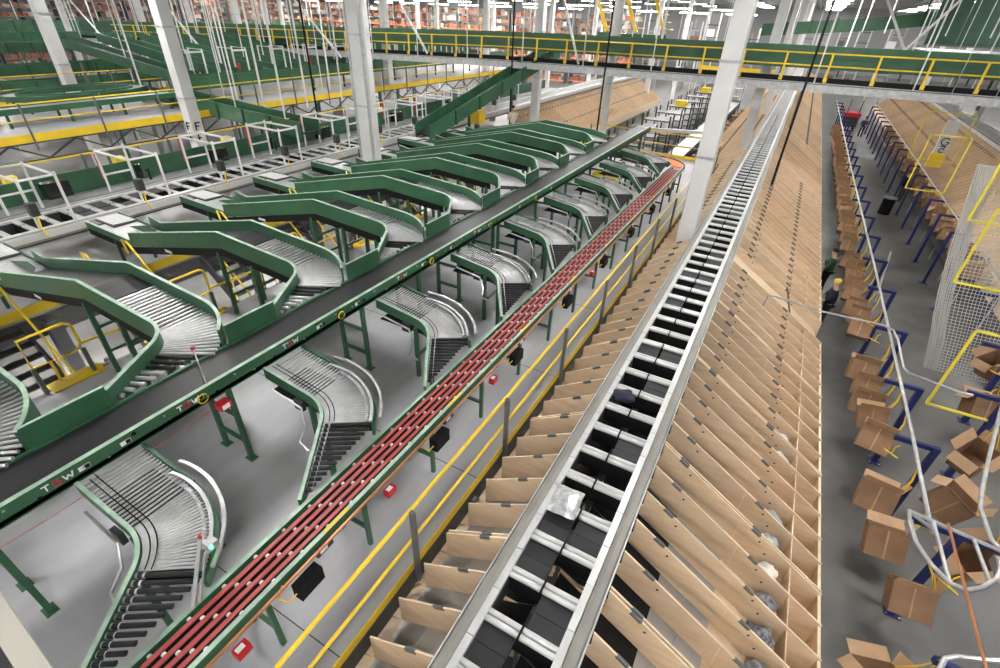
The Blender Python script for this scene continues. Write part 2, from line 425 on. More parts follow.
# ================================================================ BLACK BELT CONVEYOR
def arc(cx, cy, r, a0, a1, n, z0, z1=None):
    z1 = z0 if z1 is None else z1
    return [(cx + r * math.sin(math.radians(a0 + (a1 - a0) * i / n)), cy + r * math.cos(math.radians(a0 + (a1 - a0) * i / n)), z0 + (z1 - z0) * i / n) for i in range(n + 1)]
BX0, BX1, BZ = -6.20, -5.50, 3.80
bc = thing('belt_conveyor', 'long black belt conveyor in a green frame between the inclines and the roller spurs', 'conveyor', (-5.85, 0, ZD))
MB().box(BX0 + 0.02, BX1 - 0.05, -1.5, 24.4, BZ - 0.05, BZ).build('belt', 'belt', bc)
MB().box(BX0, BX1, -1.5, 24.4, BZ - 0.14, BZ - 0.06).build('bed', 'green_dark', bc)
for k in range(9):
    y0 = -1.5 + k * 2.9; y1 = min(y0 + 2.895, 24.4)
    ch = MB().prism([(BX1 - 0.05, BZ - 0.12), (BX1, BZ - 0.12), (BX1, BZ + 0.09), (BX1 - 0.05, BZ + 0.09), (BX1 - 0.05, BZ + 0.075), (BX1 - 0.015, BZ + 0.075), (BX1 - 0.015, BZ - 0.105), (BX1 - 0.05, BZ - 0.105)], y0, y1).build('side_channel', 'green', bc)
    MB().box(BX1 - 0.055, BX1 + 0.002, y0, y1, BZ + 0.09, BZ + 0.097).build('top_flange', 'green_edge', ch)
MB().box(BX0 - 0.02, BX0 + 0.02, -1.5, 24.4, BZ - 0.12, BZ + 0.03).build('side_channel', 'green', bc)
MB().tube([(BX0, 24.4, BZ - 0.04), (BX1 - 0.04, 24.4, BZ - 0.04)], 0.045, 10).build('end_roller', 'steel', bc, True)
bolt = MB().tube([(0, 0, 0), (0.012, 0, 0)], 0.014, 6).mesh('bolt', 'galv')
slot = MB().tube([(0, 0, 0), (0.006, 0, 0)], 0.026, 8).mesh('slot', 'black')
rr = random.Random(3)
for k in range(34):
    yy = -0.3 + k * 0.31 + rr.uniform(-.06, .06)
    put(bolt if k % 3 else slot, 'bolt' if k % 3 else 'slot', bc, T(BX1, yy, BZ + rr.choice((-.06, 0.0, .04))))
decal = MB().box(0, 0.004, -0.055, 0.055, -0.028, 0.028).mesh('warning_label', 'label')
decalk = MB().box(0.004, 0.006, 0.0, 0.05, -0.024, 0.020).mesh('label_print', 'black')
decalr = MB().box(0.004, 0.006, 0.0, 0.05, 0.016, 0.026).mesh('label_stripe', 'redbox')
for yy in (1.00, 1.42, 2.30, 4.3, 5.15, 7.0, 8.0, 9.6, 11.2, 13.2):
    d = put(decal, 'warning_label', bc, T(BX1, yy, BZ - 0.005)); put(decalk, 'label_print', d, T(BX1, yy, BZ - 0.005)); put(decalr, 'label_stripe', d, T(BX1, yy, BZ - 0.005))
# maker's lettering on the side channel: white T G W with a red middle letter
def letters(parent, y, z, x=BX1 + 0.002, h=0.07):
    def st(segs, m, nm):
        b = MB()
        for (a, c) in segs: b.bar((x, y + a[0], z + a[1]), (x, y + c[0], z + c[1]), 0.014, 0.004, up=(1, 0, 0))
        b.build(nm, m, parent)
    st([((0, h), (0.07, h)), ((0.035, h), (0.035, 0))], 'label', 'letter_t')
    st([((0.16, h), (0.10, h)), ((0.10, h), (0.10, 0)), ((0.10, 0), (0.16, 0)), ((0.16, 0), (0.16, h * .5)), ((0.16, h * .5), (0.13, h * .5))], 'redbox', 'letter_g')
    st([((0.19, h), (0.21, 0)), ((0.21, 0), (0.235, h * .7)), ((0.235, h * .7), (0.26, 0)), ((0.26, 0), (0.28, h))], 'label', 'letter_w')
for yy in (0.62, 2.02, 3.6, 6.2, 8.9): letters(bc, yy, BZ - 0.03)
coil = MB().tube(arc(0, 0, 0.065, 0, 330, 10, 0), 0.009, 5).mesh('cable_coil', 'wire')
for yy in (2.33, 4.75, 7.25, 9.6, 12.1): put(coil, 'cable_coil', bc, T(BX1 + 0.03, yy, BZ - 0.02) @ Matrix.Rotation(math.pi / 2, 4, 'Y'))
# ladder legs
for k, yy in enumerate((0.11, 2.70, 5.29, 6.9, 8.36, 9.9, 11.2, 13.6, 16, 18.4, 20.8, 23.2)):
    lf = MB().box(-5.60, -5.53, yy - 0.03, yy + 0.03, ZD, BZ - 0.12)
    lg = lf.build('leg', 'green', bc)
    MB().box(-6.17, -6.10, yy - 0.03, yy + 0.03, ZD, BZ - 0.12).build('leg', 'green', bc)
    for zz in (ZD + 0.35, ZD + 0.85):
        MB().box(-6.10, -5.60, yy - 0.02, yy + 0.02, zz - 0.03, zz + 0.03).build('rung', 'green', bc)
    for xx in (-5.565, -6.135): MB().box(xx - 0.08, xx + 0.08, yy - 0.06, yy + 0.06, ZD, ZD + 0.012).build('foot_plate', 'green', bc)
# red stop box on a leg and its cord
eb = thing('stop_box', 'red emergency stop box on the green belt conveyor frame', 'stop box', (-5.45, 2.52, 3.55))
MB().box(-5.50, -5.38, 2.44, 2.60, 3.50, 3.60).build('housing', 'redbox', eb)
MB().box(-5.378, -5.374, 2.47, 2.57, 3.515, 3.585).build('plate', 'label', eb)
tag(MB().tube([(-5.47, 2.44, 3.55), (-5.47, 0.6, 3.48), (-5.47, -0.8, 3.55)], 0.004, 4).build('pull_cord', 'redbox'), 'thin red pull cord strung under the black belt conveyor', 'cord')
# slim sensor post across the belt
sp = thing('sensor_post', 'slim grey sensor post with a red cap beside the black belt', 'sensor', (-6.2, 2.75, BZ))
MB().tube([(-6.26, 2.78, BZ + 0.05), (-6.26, 2.78, BZ + 0.18), (-5.52, 2.45, BZ + 0.13)], 0.010, 6).build('rod', 'galv', sp)
MB().box(-6.28, -6.24, 2.76, 2.80, BZ + 0.18, BZ + 0.22).build('cap', 'redbox', sp)

# ================================================================ ROLLER SPURS TO THE RED CONVEYOR
ROLL = MB().tube([(0, 0, 0), (1, 0, 0)], 1.0, 10).mesh('roller', 'steel', True)
ROLLK = MB().tube([(0, 0, 0), (1, 0, 0)], 1.0, 10).mesh('roller', 'rubber', True)
HUB = MB().tube([(0, 0, 0), (0.05, 0, 0)], 1.15, 8).mesh('hub', 'galv', True)
def roller(parent, p0, p1, r, me=None, name='roller'):
    m = span(p0, p1) @ Matrix.Diagonal((1, r, r, 1))
    return put(me or ROLL, name, parent, m)
def make_spur(k, y0, full=True):
    t = thing('roller_spur', 'curved roller spur dropping from the black belt to the red conveyor, %s from the camera' % nth(k), 'conveyor', (-4.6, y0, ZD), 'curved roller spurs')
    c = (-4.59, y0 - 0.46); RI, RO = 0.46, 1.14; TH = 57
    zs, zb, ze = 3.64, 3.42, 3.27
    xs = -5.485
    n_st = 17; n_cu = 24
    zat = lambda u: zs + (zb - zs) * u            # u 0..1 up to the boundary
    Ls = 0.90; Lc = 0.8 * math.radians(TH); Lt = Ls + Lc
    for i in range(n_st):
        x = xs + 0.03 + (i + 0.5) * (0.91 / n_st); z = zat((i + .5) / n_st * Ls / Lt)
        roller(t, (x, c[1] + RI + 0.03, z), (x, c[1] + RO - 0.03, z), 0.0145)
    for i in range(n_cu):
        a = math.radians((i + 0.5) * TH / n_cu); z = zat((Ls + (i + .5) / n_cu * Lc) / Lt)
        roller(t, (c[0] + (RI + .03) * math.sin(a), c[1] + (RI + .03) * math.cos(a), z), (c[0] + (RO - .03) * math.sin(a), c[1] + (RO - .03) * math.cos(a), z), 0.0145)
    s, co = math.sin(math.radians(TH)), math.cos(math.radians(TH))
    fx, fy = co, -s                                   # travel after the curve
    i0 = Vector((c[0] + RI * s, c[1] + RI * co, 0)); o0 = Vector((c[0] + RO * s, c[1] + RO * co, 0))
    XE = -3.60
    nb = 15
    for i in range(nb):
        d = 0.04 + i * 0.072
        a = i0 + Vector((fx, fy, 0)) * d; b = o0 + Vector((fx, fy, 0)) * d
        z = zb - (zb - ze) * d / 1.15
        wv = (b - a)
        tmax = 1.0
        if b.x > XE: tmax = max(0.08, (XE - a.x) / wv.x)
        if a.x > XE - 0.05: break
        q0 = a + wv * 0.05; q1 = a + wv * (tmax * 0.97)
        m = roller(t, (q0.x, q0.y, z), (q1.x, q1.y, z), 0.025, ROLLK)
        h1 = a + wv * 0.12
        put(HUB, 'hub', m, span((q0.x, q0.y, z), (q1.x, q1.y, z)) @ Matrix.Diagonal((0.7, 0.026, 0.026, 1)))
        put(HUB, 'hub', m, T(wv.x * .10, wv.y * .10, 0) @ span((q0.x, q0.y, z), (q1.x, q1.y, z)) @ Matrix.Diagonal((0.7, 0.026, 0.026, 1)))
    # frames: inner and outer side channels
    ang = [(xs, c[1] + RI, zs)] + arc(c[0], c[1], RI, 0, TH, 10, zat(Ls / Lt), zb) + [tuple((i0 + Vector((fx, fy, 0)) * 1.13)[:2]) + (ze,)]
    prof = [(-0.02, -0.13), (0.02, -0.13), (0.02, 0.045), (-0.02, 0.045)]
    f = MB().sweep(prof, ang).build('inner_channel', 'green', t)
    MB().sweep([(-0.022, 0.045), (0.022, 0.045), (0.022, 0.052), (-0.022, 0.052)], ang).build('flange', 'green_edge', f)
    out = [(xs, c[1] + RO, zs)] + [(c[0], c[1] + RO, zat(Ls / Lt))]
    f = MB().sweep(prof, out).build('outer_channel', 'green', t)
    oc = arc(c[0], c[1], RO, 0, TH, 12, zat(Ls / Lt), zb)
    MB().sweep([(-0.02, -0.13), (0.02, -0.13), (0.02, 0.01), (-0.02, 0.01)], oc + [(o0.x + 0.06, o0.y - 0.09, zb)]).build('outer_channel', 'green', t)
    # bright guard rails outside the curve
    for rad, zz, nm in ((RO - 0.03, 0.07, 'wheel_rail'), (RO + 0.10, 0.13, 'guard_rail')):
        pa = arc(c[0], c[1], rad, -14, TH + 3, 16, zat(Ls / Lt) + zz, zb + zz)
        MB().sweep([(-0.018, -0.016), (0.018, -0.016), (0.018, 0.016), (-0.018, 0.016)], pa).build(nm, 'galv', t)
    wb = MB()
    for i in range(26):
        a = math.radians(i * TH / 25); r_ = RO - 0.10; z = zat((Ls + i / 25 * Lc) / Lt) + 0.035
        wb.tube([(c[0] + r_ * math.sin(a), c[1] + r_ * math.cos(a), z - 0.012), (c[0] + r_ * math.sin(a), c[1] + r_ * math.cos(a), z + 0.03)], 0.022, 6)
    wb.build('skate_wheels', 'galv', t, kind='stuff')
    for rad in (RI + 0.10, RI + 0.16):
        pa = [(xs + 0.05, c[1] + rad, zs + 0.026)] + arc(c[0], c[1], rad, 0, TH, 12, zat(Ls / Lt) + 0.026, zb + 0.026)
        MB().tube(pa, 0.006, 4).build('drive_cord', 'black', t)
    # legs and conduit
    lg = MB()
    for (lx, ly) in ((c[0] - 0.05, c[1] + RI), (c[0] - 0.05, c[1] + RO), (i0.x + 0.02, i0.y)):
        MB().box(lx - 0.03, lx + 0.03, ly - 0.03, ly + 0.03, ZD, 3.36).build('leg', 'green', t)
    MB().box(c[0] - 0.07, c[0] - 0.03, c[1] + RI, c[1] + RO, ZD + 0.45, ZD + 0.50).build('rung', 'green', t)
    MB().tube([(xs + 0.2, c[1] + RI - 0.10, 3.45), (c[0] - 0.1, c[1] + RI - 0.12, 3.38), (c[0] + 0.05, c[1] + RI - 0.22, 3.22), (c[0] + 0.12, c[1] + RI - 0.4, 3.1), (i0.x - 0.05, i0.y - 0.25, 3.1)], 0.016, 6).build('conduit', 'galv', t)
    MB().box(c[0] - 0.28, c[0] - 0.12, c[1] + RI - 0.09, c[1] + RI - 0.03, 3.28, 3.44).build('motor_box', 'dark', t)
    shade_poly = [(xs + .02, c[1] + RO - .02), (xs + .02, c[1] + RI + .02)] + [(q[0], q[1]) for q in arc(c[0], c[1], RI + .02, 0, TH, 8, 0)] + [(q[0], q[1]) for q in arc(c[0], c[1], RO - .02, TH, 0, 8, 0)]
    MB().prism(shade_poly, 3.26, 3.27, 'z').build('gap_shade_sheet', 'black', t)  # black sheet standing in for the shade between the rollers
    return t
spurs = []
for k in range(9):
    make_spur(k, 0.87 + 2.36 * k)
# sensor arm with a green lamp on the nearest spur
sa = thing('sensor_bracket', 'tilted steel sensor arm with green lamp beside the nearest roller spur', 'sensor', (-3.42, 0.95, 3.4))
MB().bar((-3.78, 1.12, 3.66), (-3.47, 0.74, 3.34), 0.035, 0.02).build('arm', 'galv', sa)
MB().bar((-3.72, 1.16, 3.66), (-3.44, 0.80, 3.38), 0.012, 0.03).build('arm', 'galv', sa)
MB().box(-3.72, -3.62, 1.10, 1.20, 3.60, 3.68).build('box', 'galv', sa)
MB().tube([(-3.61, 1.12, 3.66), (-3.60, 1.12, 3.685)], 0.017, 8).build('lamp', 'ledgreen', sa)
MB().tube([(-3.79, 1.13, 3.66), (-3.79, 1.13, 3.70)], 0.017, 8).build('red_knob', 'redbox', sa)

# ================================================================ RED STRIP CONVEYOR
RX0, RX1, RZ = -3.57, -3.06, 3.22
rc = thing('strip_belt_conveyor', 'long conveyor of four red strip belts in a green frame beside the walkway', 'conveyor', (-3.3, 0, ZD))
for x, w_ in ((RX0, 1), (RX1, -1)):
    f = MB().box(min(x, x + 0.045 * w_), max(x, x + 0.045 * w_), -1.2, 20.4, RZ - 0.14, RZ + 0.03).build('side_channel', 'green', rc)
    MB().box(min(x, x + 0.05 * w_), max(x, x + 0.05 * w_), -1.2, 20.4, RZ + 0.03, RZ + 0.036).build('flange', 'green_edge', f)
MB().box(RX0 + 0.05, RX1 - 0.05, -1.2, 20.4, RZ - 0.13, RZ - 0.11).build('bed', 'black', rc)
for i in range(4):
    x = RX0 + 0.115 + i * 0.092
    MB().box(x - 0.022, x + 0.022, -1.2, 20.4, RZ - 0.005, RZ + 0.012).build('strip_belt', 'red', rc)
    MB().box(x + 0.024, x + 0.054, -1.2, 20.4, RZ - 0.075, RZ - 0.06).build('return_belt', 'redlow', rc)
wh = MB().tube([(-0.012, 0, 0), (0.012, 0, 0)], 0.022, 8).mesh('wheel', 'label')
for k in range(46):
    for i in range(5):
        x = RX0 + 0.07 + i * 0.092
        put(wh, 'wheel', rc, T(x, -0.4 + k * 0.36 + i * 0.07, RZ - 0.012))
for k in range(16):
    yy = -0.2 + k * 1.36
    for x in (RX0 + 0.02, RX1 - 0.02):
        MB().box(x - 0.025, x + 0.025, yy - 0.025, yy + 0.025, ZD, RZ - 0.14).build('leg', 'green', rc)
    MB().box(RX0 + 0.045, RX1 - 0.045, yy - 0.02, yy + 0.02, ZD + 0.3, ZD + 0.35).build('rung', 'green', rc)
MB().tube([(RX1 + 0.06, -1.2, RZ - 0.02), (RX1 + 0.06, 20.2, RZ - 0.02)], 0.020, 6).build('air_line', 'copper', rc)
for k, yy in enumerate((1.55, 3.9, 6.2, 8.5, 10.8, 13.1, 15.4, 17.6)):
    b = MB().box(RX1 + 0.05, RX1 + 0.17, yy - 0.15, yy + 0.15, RZ - 0.30, RZ - 0.10).build('drive_motor', 'black', rc)
    MB().tube([(RX1 + 0.11, yy - 0.15, RZ - 0.2), (RX1 + 0.10, yy - 0.25, RZ - 0.22), (RX1 + 0.05, yy - 0.30, RZ - 0.12), (RX1 + 0.03, yy - 0.22, RZ - 0.02)], 0.010, 5).build('cable', 'wire', b)
    MB().box(RX1, RX1 + 0.06, yy + 0.20, yy + 0.42, RZ - 0.12, RZ - 0.02).build('valve_block', 'dark', rc)
    MB().box(RX1 + 0.058, RX1 + 0.062, yy + 0.24, yy + 0.34, RZ - 0.10, RZ - 0.03).build('valve_label', 'label', rc)
    MB().box(RX1 - 0.04, RX1 - 0.003, yy + 0.4, yy + 0.75, RZ + 0.036, RZ + 0.039).build('yellow_tape', 'wire', rc)
for k, yy in enumerate((0.78, 2.85, 5.4, 10.0)):
    e = thing('stop_box', 'red stop box under the outer rail of the red strip conveyor, %s from the camera' % nth(k), 'stop box', (RX1 + .1, yy, RZ - .2), 'stop boxes along the red conveyor')
    MB().box(RX1 + 0.06, RX1 + 0.15, yy - 0.07, yy + 0.07, RZ - 0.22, RZ - 0.12).build('housing', 'redbox', e)
    MB().box(RX1 + 0.08, RX1 + 0.135, yy - 0.05, yy + 0.03, RZ - 0.12, RZ - 0.117).build('plate', 'label', e)
# orange curve at the far end
oc = thing('curve_conveyor', 'orange curved belt turning the red conveyor to the left', 'conveyor', (-3.9, 21, ZD))
pa = arc(-4.35, 20.4, 1.04, 90, 0, 12, RZ)
MB().sweep([(-0.22, -0.02), (0.22, -0.02), (0.22, 0.01), (-0.22, 0.01)], pa).build('curve_belt', 'orange', oc)
for off in (-0.26, 0.26):
    MB().sweep([(off - 0.02, -0.14), (off + 0.02, -0.14), (off + 0.02, 0.04), (off - 0.02, 0.04)], pa).build('side_channel', 'green', oc)
for a in ((-3.3, 20.5), (-3.6, 21.1), (-4.3, 21.4)): MB().box(a[0] - .03, a[0] + .03, a[1] - .03, a[1] + .03, ZD, RZ - .14).build('leg', 'green', oc)
oc2 = thing('roller_conveyor', 'green framed roller conveyor crossing beyond the last spur', 'conveyor', (-6, 21.4, ZD))
for yy in (21.18, 21.72): MB().box(-8.2, -4.36, yy - 0.02, yy + 0.02, RZ - 0.14, RZ + 0.05).build('side_channel', 'green', oc2)
for k in range(40): roller(oc2, (-8.15 + k * 0.095, 21.21, RZ), (-8.15 + k * 0.095, 21.69, RZ), 0.03)
for xx in (-8.0, -6.2, -4.5):
    for yy in (21.18, 21.72): MB().box(xx - .03, xx + .03, yy - .03, yy + .03, ZD, RZ - .14).build('leg', 'green', oc2)
yb = thing('yellow_tote', 'yellow plastic tote standing beneath the end of the black belt conveyor', 'tote', (-5.6, 18.8, ZD))
MB().box(-6.1, -5.2, 18.6, 19.3, ZD, ZD + 0.03).build('base', 'yellowpale', yb)
for a in ((-6.1, -5.2, 18.6, 18.63), (-6.1, -5.2, 19.27, 19.3), (-6.1, -6.07, 18.6, 19.3), (-5.23, -5.2, 18.6, 19.3)): MB().box(*a, ZD + 0.03, ZD + 0.65).build('side', 'yellowpale', yb)

# ================================================================ WALKWAY HANDRAILS
def handrail(label, p0, p1, z, n, rail='yellow', post='postgrey', side=(0, 0), h=1.07, toe=True, drop=0.22):
    p0 = Vector((*p0, z)); p1 = Vector((*p1, z)); t = thing('handrail', label, 'handrail', p0)
    up = Vector((0, 0, 1)); sv = Vector((*side, 0))
    for hh, r in ((h, 0.024), (h * 0.52, 0.021)): MB().tube([p0 + up * hh, p1 + up * hh], r, 8).build('rail', rail, t, True)
    for i in range(n):
        p = p0.lerp(p1, (i + 0.5) / n) + sv * 0.045
        MB().box(p.x - 0.03, p.x + 0.03, p.y - 0.025, p.y + 0.025, z - drop, z + h + 0.02).build('post', post, t)
    if toe: MB().bar(p0 + up * 0.07, p1 + up * 0.07, 0.012, 0.14).build('toe_board', rail, t)
    return t
handrail('yellow two-bar handrail along the walkway beside the plywood chutes', (-2.40, -0.75), (-2.40, 25.65), ZD, 12, side=(1, 0))
tag(MB().box(-2.44, -2.38, -3, 26.2, ZD - 0.30, ZD - 0.001).build('edge_beam', 'dark'), 'dark steel edge beam under the walkway toe board', 'beam')
handrail('yellow handrail across the far end of the mezzanine', (-9.7, 26.1), (-2.5, 26.1), ZD, 5, side=(0, 1))
bk = thing('deck_brackets', 'dark grey brackets below the walkway edge over the left chutes', 'bracket', (-2.3, 4, ZD - .3))
for yy in (3.842, 9.68, 15.56): MB().box(-2.37, -2.30, yy - 0.05, yy + 0.05, ZD - 0.65, ZD - 0.1).build('bracket', 'postgrey', bk)

# ================================================================ GREEN INCLINES ON THE LEFT
def make_slide(k, yn):
    t = thing('incline_conveyor', 'green walled incline curving down onto the black belt, %s from the camera' % nth(k), 'conveyor', (-9.1, yn, ZD), 'green inclines from the left sorter')
    Wd = 0.78
    P0, P1, P2, P3 = (-14.72, 3.24), (-12.75, 3.18), (-9.15, 4.02), (-7.20, 3.90)
    # near (inner) wall
    c = (-7.20, yn - 0.5); RI = 0.5; RO = RI + Wd; TH = 60
    s, co = math.sin(math.radians(TH)), math.cos(math.radians(TH))
    i0 = (c[0] + RI * s, c[1] + RI * co); dd = (BX0 - 0.065 - i0[0]) / co
    i1 = (BX0 - 0.065, i0[1] - dd * s)
    inner = [(P1[0], yn, P1[1] + 0.02), (P2[0], yn, P2[1])] + arc(c[0], c[1], RI, 0, TH, 9, P3[1], 3.84) + [(i1[0], i1[1], 3.82)]
    lowin = [(P0[0], yn, P0[1]), (P1[0], yn, P1[1])]
    wall = [(-0.012, -0.13), (0.012, -0.13), (0.012, 0.21), (-0.012, 0.21)]
    cap = [(-0.025, 0.21), (0.025, 0.21), (0.025, 0.223), (-0.025, 0.223)]
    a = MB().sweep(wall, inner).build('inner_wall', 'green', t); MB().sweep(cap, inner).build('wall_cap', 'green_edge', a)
    lw = [(-0.012, -0.13), (0.012, -0.13), (0.012, 0.05), (-0.012, 0.05)]
    a = MB().sweep(lw, lowin).build('low_wall', 'green', t); MB().sweep([(-0.03, 0.05), (0.03, 0.05), (0.03, 0.06), (-0.03, 0.06)], lowin).build('wall_cap', 'green_edge', a)
    yf = yn + Wd
    outer = [(P1[0] - 0.5, yf, P1[1] + 0.10), (P1[0], yf, P1[1] + 0.02), (P2[0], yf, P2[1])] + arc(c[0], c[1], RO, 0, TH - 14, 12, P3[1], 3.85)
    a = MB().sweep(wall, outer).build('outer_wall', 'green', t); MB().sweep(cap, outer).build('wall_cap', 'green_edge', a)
    lowout = [(P0[0], yf, P0[1]), (P1[0], yf, P1[1])]
    MB().sweep(lw, lowout).build('low_wall', 'green', t)
    # guard board along the belt down to the next incline
    gy0 = yn - 2.44 + 0.47; gy1 = i1[1]
    a = MB().box(BX0 - 0.065, BX0 - 0.04, gy0, gy1, BZ - 0.10, BZ + 0.30).build('guard_board', 'green', t)
    MB().box(BX0 - 0.07, BX0 - 0.035, gy0, gy1, BZ + 0.30, BZ + 0.31).build('board_cap', 'green_edge', a)
    # black side skirt under the walls
    sk = [(-0.02, -0.30), (0.0, -0.30), (0.0, -0.13), (-0.02, -0.13)]
    MB().sweep(sk, [(P1[0], yn, P1[1]), (P2[0], yn, P2[1]), (P3[0], yn, P3[1])]).build('side_skirt', 'black', t)
    MB().sweep(sk, [(P0[0], yn, P0[1]), (P1[0], yn, P1[1])]).build('side_skirt', 'black', t)
    MB().sweep(sk, [(P1[0], yf, P1[1]), (P2[0], yf, P2[1]), (P3[0], yf, P3[1])]).build('side_skirt', 'black', t)
    # belts
    MB().prism([(P1[0], P1[1]), (P2[0], P2[1]), (P2[0], P2[1] - 0.05), (P1[0], P1[1] - 0.05)], yn + 0.02, yf - 0.02).build('incline_belt', 'belt', t)
    MB().prism([(P2[0], P2[1]), (-8.55, 3.985), (-8.55, 3.93), (P2[0], P2[1] - 0.05)], yn + 0.02, yf - 0.02).build('transfer_belt', 'belt', t)
    MB().prism([(P0[0] + 0.45, P0[1] - 0.01), (P1[0], P1[1]), (P1[0], P1[1] - 0.04), (P0[0] + 0.45, P0[1] - 0.04)], yn + 0.02, yf - 0.02).build('slide_plate', 'steel', t)
    MB().prism([(P1[0] - 1.0, P1[1] + 0.02), (P1[0], P1[1] + 0.26), (P1[0] + .3, P1[1] + 0.2), (P1[0], P1[1])], yn + 0.48, yn + 0.50).build('splitter', 'green', t)
    # slatted transfer at the head
    MB().box(P0[0], P0[0] + 0.86, yn + 0.22, yf - 0.02, P0[1] - 0.02, P0[1] + 0.012).build('transfer_bed', 'dark', t)
    MB().box(-11.3, -11.05, yn - 0.026, yn - 0.022, 3.30, 3.36).build('maker_label', 'label', t)
    for i in range(9):
        MB().bar((P0[0] + 0.02 + i * 0.09, yn + 0.25, P0[1] + 0.03), (P0[0] + 0.10 + i * 0.09, yf - 0.03, P0[1] + 0.03), 0.04, 0.012).build('transfer_slat', 'label', t)
    # rollers
    nS = 13
    for i in range(nS):
        x = -8.5 + (i + 0.5) * (1.3 / nS); z = 3.985 - 0.085 * (i + .5) / nS
        roller(t, (x, yn + 0.02, z), (x, yf - 0.02, z), 0.024)
    nC = 14
    for i in range(nC):
        a = math.radians((i + 0.5) * TH / nC); z = 3.90 - 0.06 * (i + .5) / nC
        roller(t, (c[0] + (RI + .02) * math.sin(a), c[1] + (RI + .02) * math.cos(a), z), (c[0] + (RO - .02) * math.sin(a), c[1] + (RO - .02) * math.cos(a), z), 0.023)
    o0 = (c[0] + RO * s, c[1] + RO * co)
    for i in range(8):
        d = 0.06 + i * 0.115
        a = Vector((i0[0] + co * d, i0[1] - s * d)); b = Vector((o0[0] + co * d, o0[1] - s * d)); wv = b - a
        tm = min(1, (BX0 - 0.075 - a.x) / wv.x)
        if tm < 0.05: break
        q = a + wv * tm * 0.97; a = a + wv * 0.02
        roller(t, (a.x, a.y, 3.84), (q.x, q.y, 3.83), 0.030, ROLLK if i < 3 else ROLL)
    MB().prism([(-8.5, 3.90), (-7.2, 3.82), (-7.2, 3.80), (-8.5, 3.88)], yn + .02, yf - .02).build('roller_shade_sheet', 'black', t)  # dark gaps between rollers put in as a black sheet
    MB().prism([(q[0], q[1]) for q in arc(c[0], c[1], RI + .02, 0, TH, 8, 0)] + [(q[0], q[1]) for q in arc(c[0], c[1], RO - .02, TH, 0, 8, 0)], 3.76, 3.77, 'z').build('roller_shade_sheet', 'black', t)  # same black shade sheet below the curved run
    # legs
    for (lx, zt) in ((-9.35, 3.75), (-8.35, 3.72), (-7.35, 3.65)):
        for ly in (yn + 0.03, yf - 0.03):
            MB().box(lx - 0.035, lx + 0.035, ly - 0.035, ly + 0.035, ZD, zt).build('leg', 'green', t)
        for zz in (ZD + 0.45, ZD + 0.95): MB().box(lx - 0.02, lx + 0.02, yn + 0.06, yf - 0.06, zz - .025, zz + .025).build('rung', 'green', t)
    for ly in (yn + 0.03, yf - 0.03): MB().box(-13.6, -13.54, ly - 0.03, ly + 0.03, ZD, 3.05).build('leg', 'green', t)
    MB().box(-8.30, -8.00, yn + 0.1, yn + 0.45, ZD, ZD + 0.55).build('drive_cabinet', 'cream', t)
    MB().tube([(-7.6, yn + 0.2, ZD + .1), (-7.6, yn + 0.2, ZD + 0.7), (-7.3, yn + .2, ZD + .95), (-6.9, yn + .2, ZD + 0.9), (-6.8, yn + .2, ZD + .5)], 0.02, 6).build('conduit', 'galv', t)
    return t
for k in range(9): make_slide(k, 0.42 + 2.44 * k if k == 0 else 2.80 + 2.44 * (k - 1))

# ================================================================ OPENING, STAIRS, PLATFORM EDGES
tag(MB().bar((-12.88, -6, ZD + 0.09), (-12.88, 27, ZD + 0.09), 0.012, 0.22).build('toe_board', 'yellow'), 'long yellow toe board along the edge of the left platform', 'toe board')
tag(MB().box(-12.95, -12.85, -6, 27, ZD - 0.55, ZD - 0.09).build('edge_beam', 'dark'), 'black steel beam under the yellow edge of the left platform', 'beam')
tag(MB().box(-9.76, -9.70, -6, 26.2, ZD - 0.40, ZD - 0.001).build('edge_beam', 'dark'), 'dark beam along the deck edge beside the stair opening', 'beam')
def stair(label, y0, y1):
    t = thing('stair', label, 'stair', (-11.9, y0, 0))
    n = 11; xa, xb = -12.80, -10.55
    for yy in (y0, y1):
        MB().bar((xa, yy, ZD - 0.12), (xb, yy, 0.02), 0.05, 0.24).build('stringer', 'dark', t)
    for i in range(n):
        f = (i + 0.5) / n
        x = xa + (xb - xa) * f; z = ZD - 0.1 - (ZD - 0.1) * f
        tr = MB().box(x - 0.12, x + 0.12, y0, y1, z - 0.02, z).build('tread', 'dark', t)
    for yy in (y0, y1):
        q0 = Vector((xa, yy, ZD)); q1 = Vector((xb, yy, 0.15))
        for hh in (0.95,):
            MB().tube([q0 + Vector((0.0, 0, hh - 0.35)), q0 + Vector((-0.08, 0, hh)), q0 + Vector((0.12, 0, hh)), q1 + Vector((0, 0, hh))] if hh > .6 else [q0 + Vector((0, 0, hh)), q1 + Vector((0, 0, hh))], 0.024, 7).build('handrail', 'yellow', t, True)
        for f in (0.5, 0.97):
            p = q0.lerp(q1, f); MB().tube([p + Vector((0, 0, -0.1)), p + Vector((0, 0, 0.95))], 0.02, 6).build('rail_post', 'yellow', t)
    return t
for k in range(8):
    yn_ = 2.80 + 2.44 * k
    stair('dark open-tread stair with yellow handrails between the green inclines, %s from the camera' % nth(k), yn_ - 0.98, yn_ - 0.13)
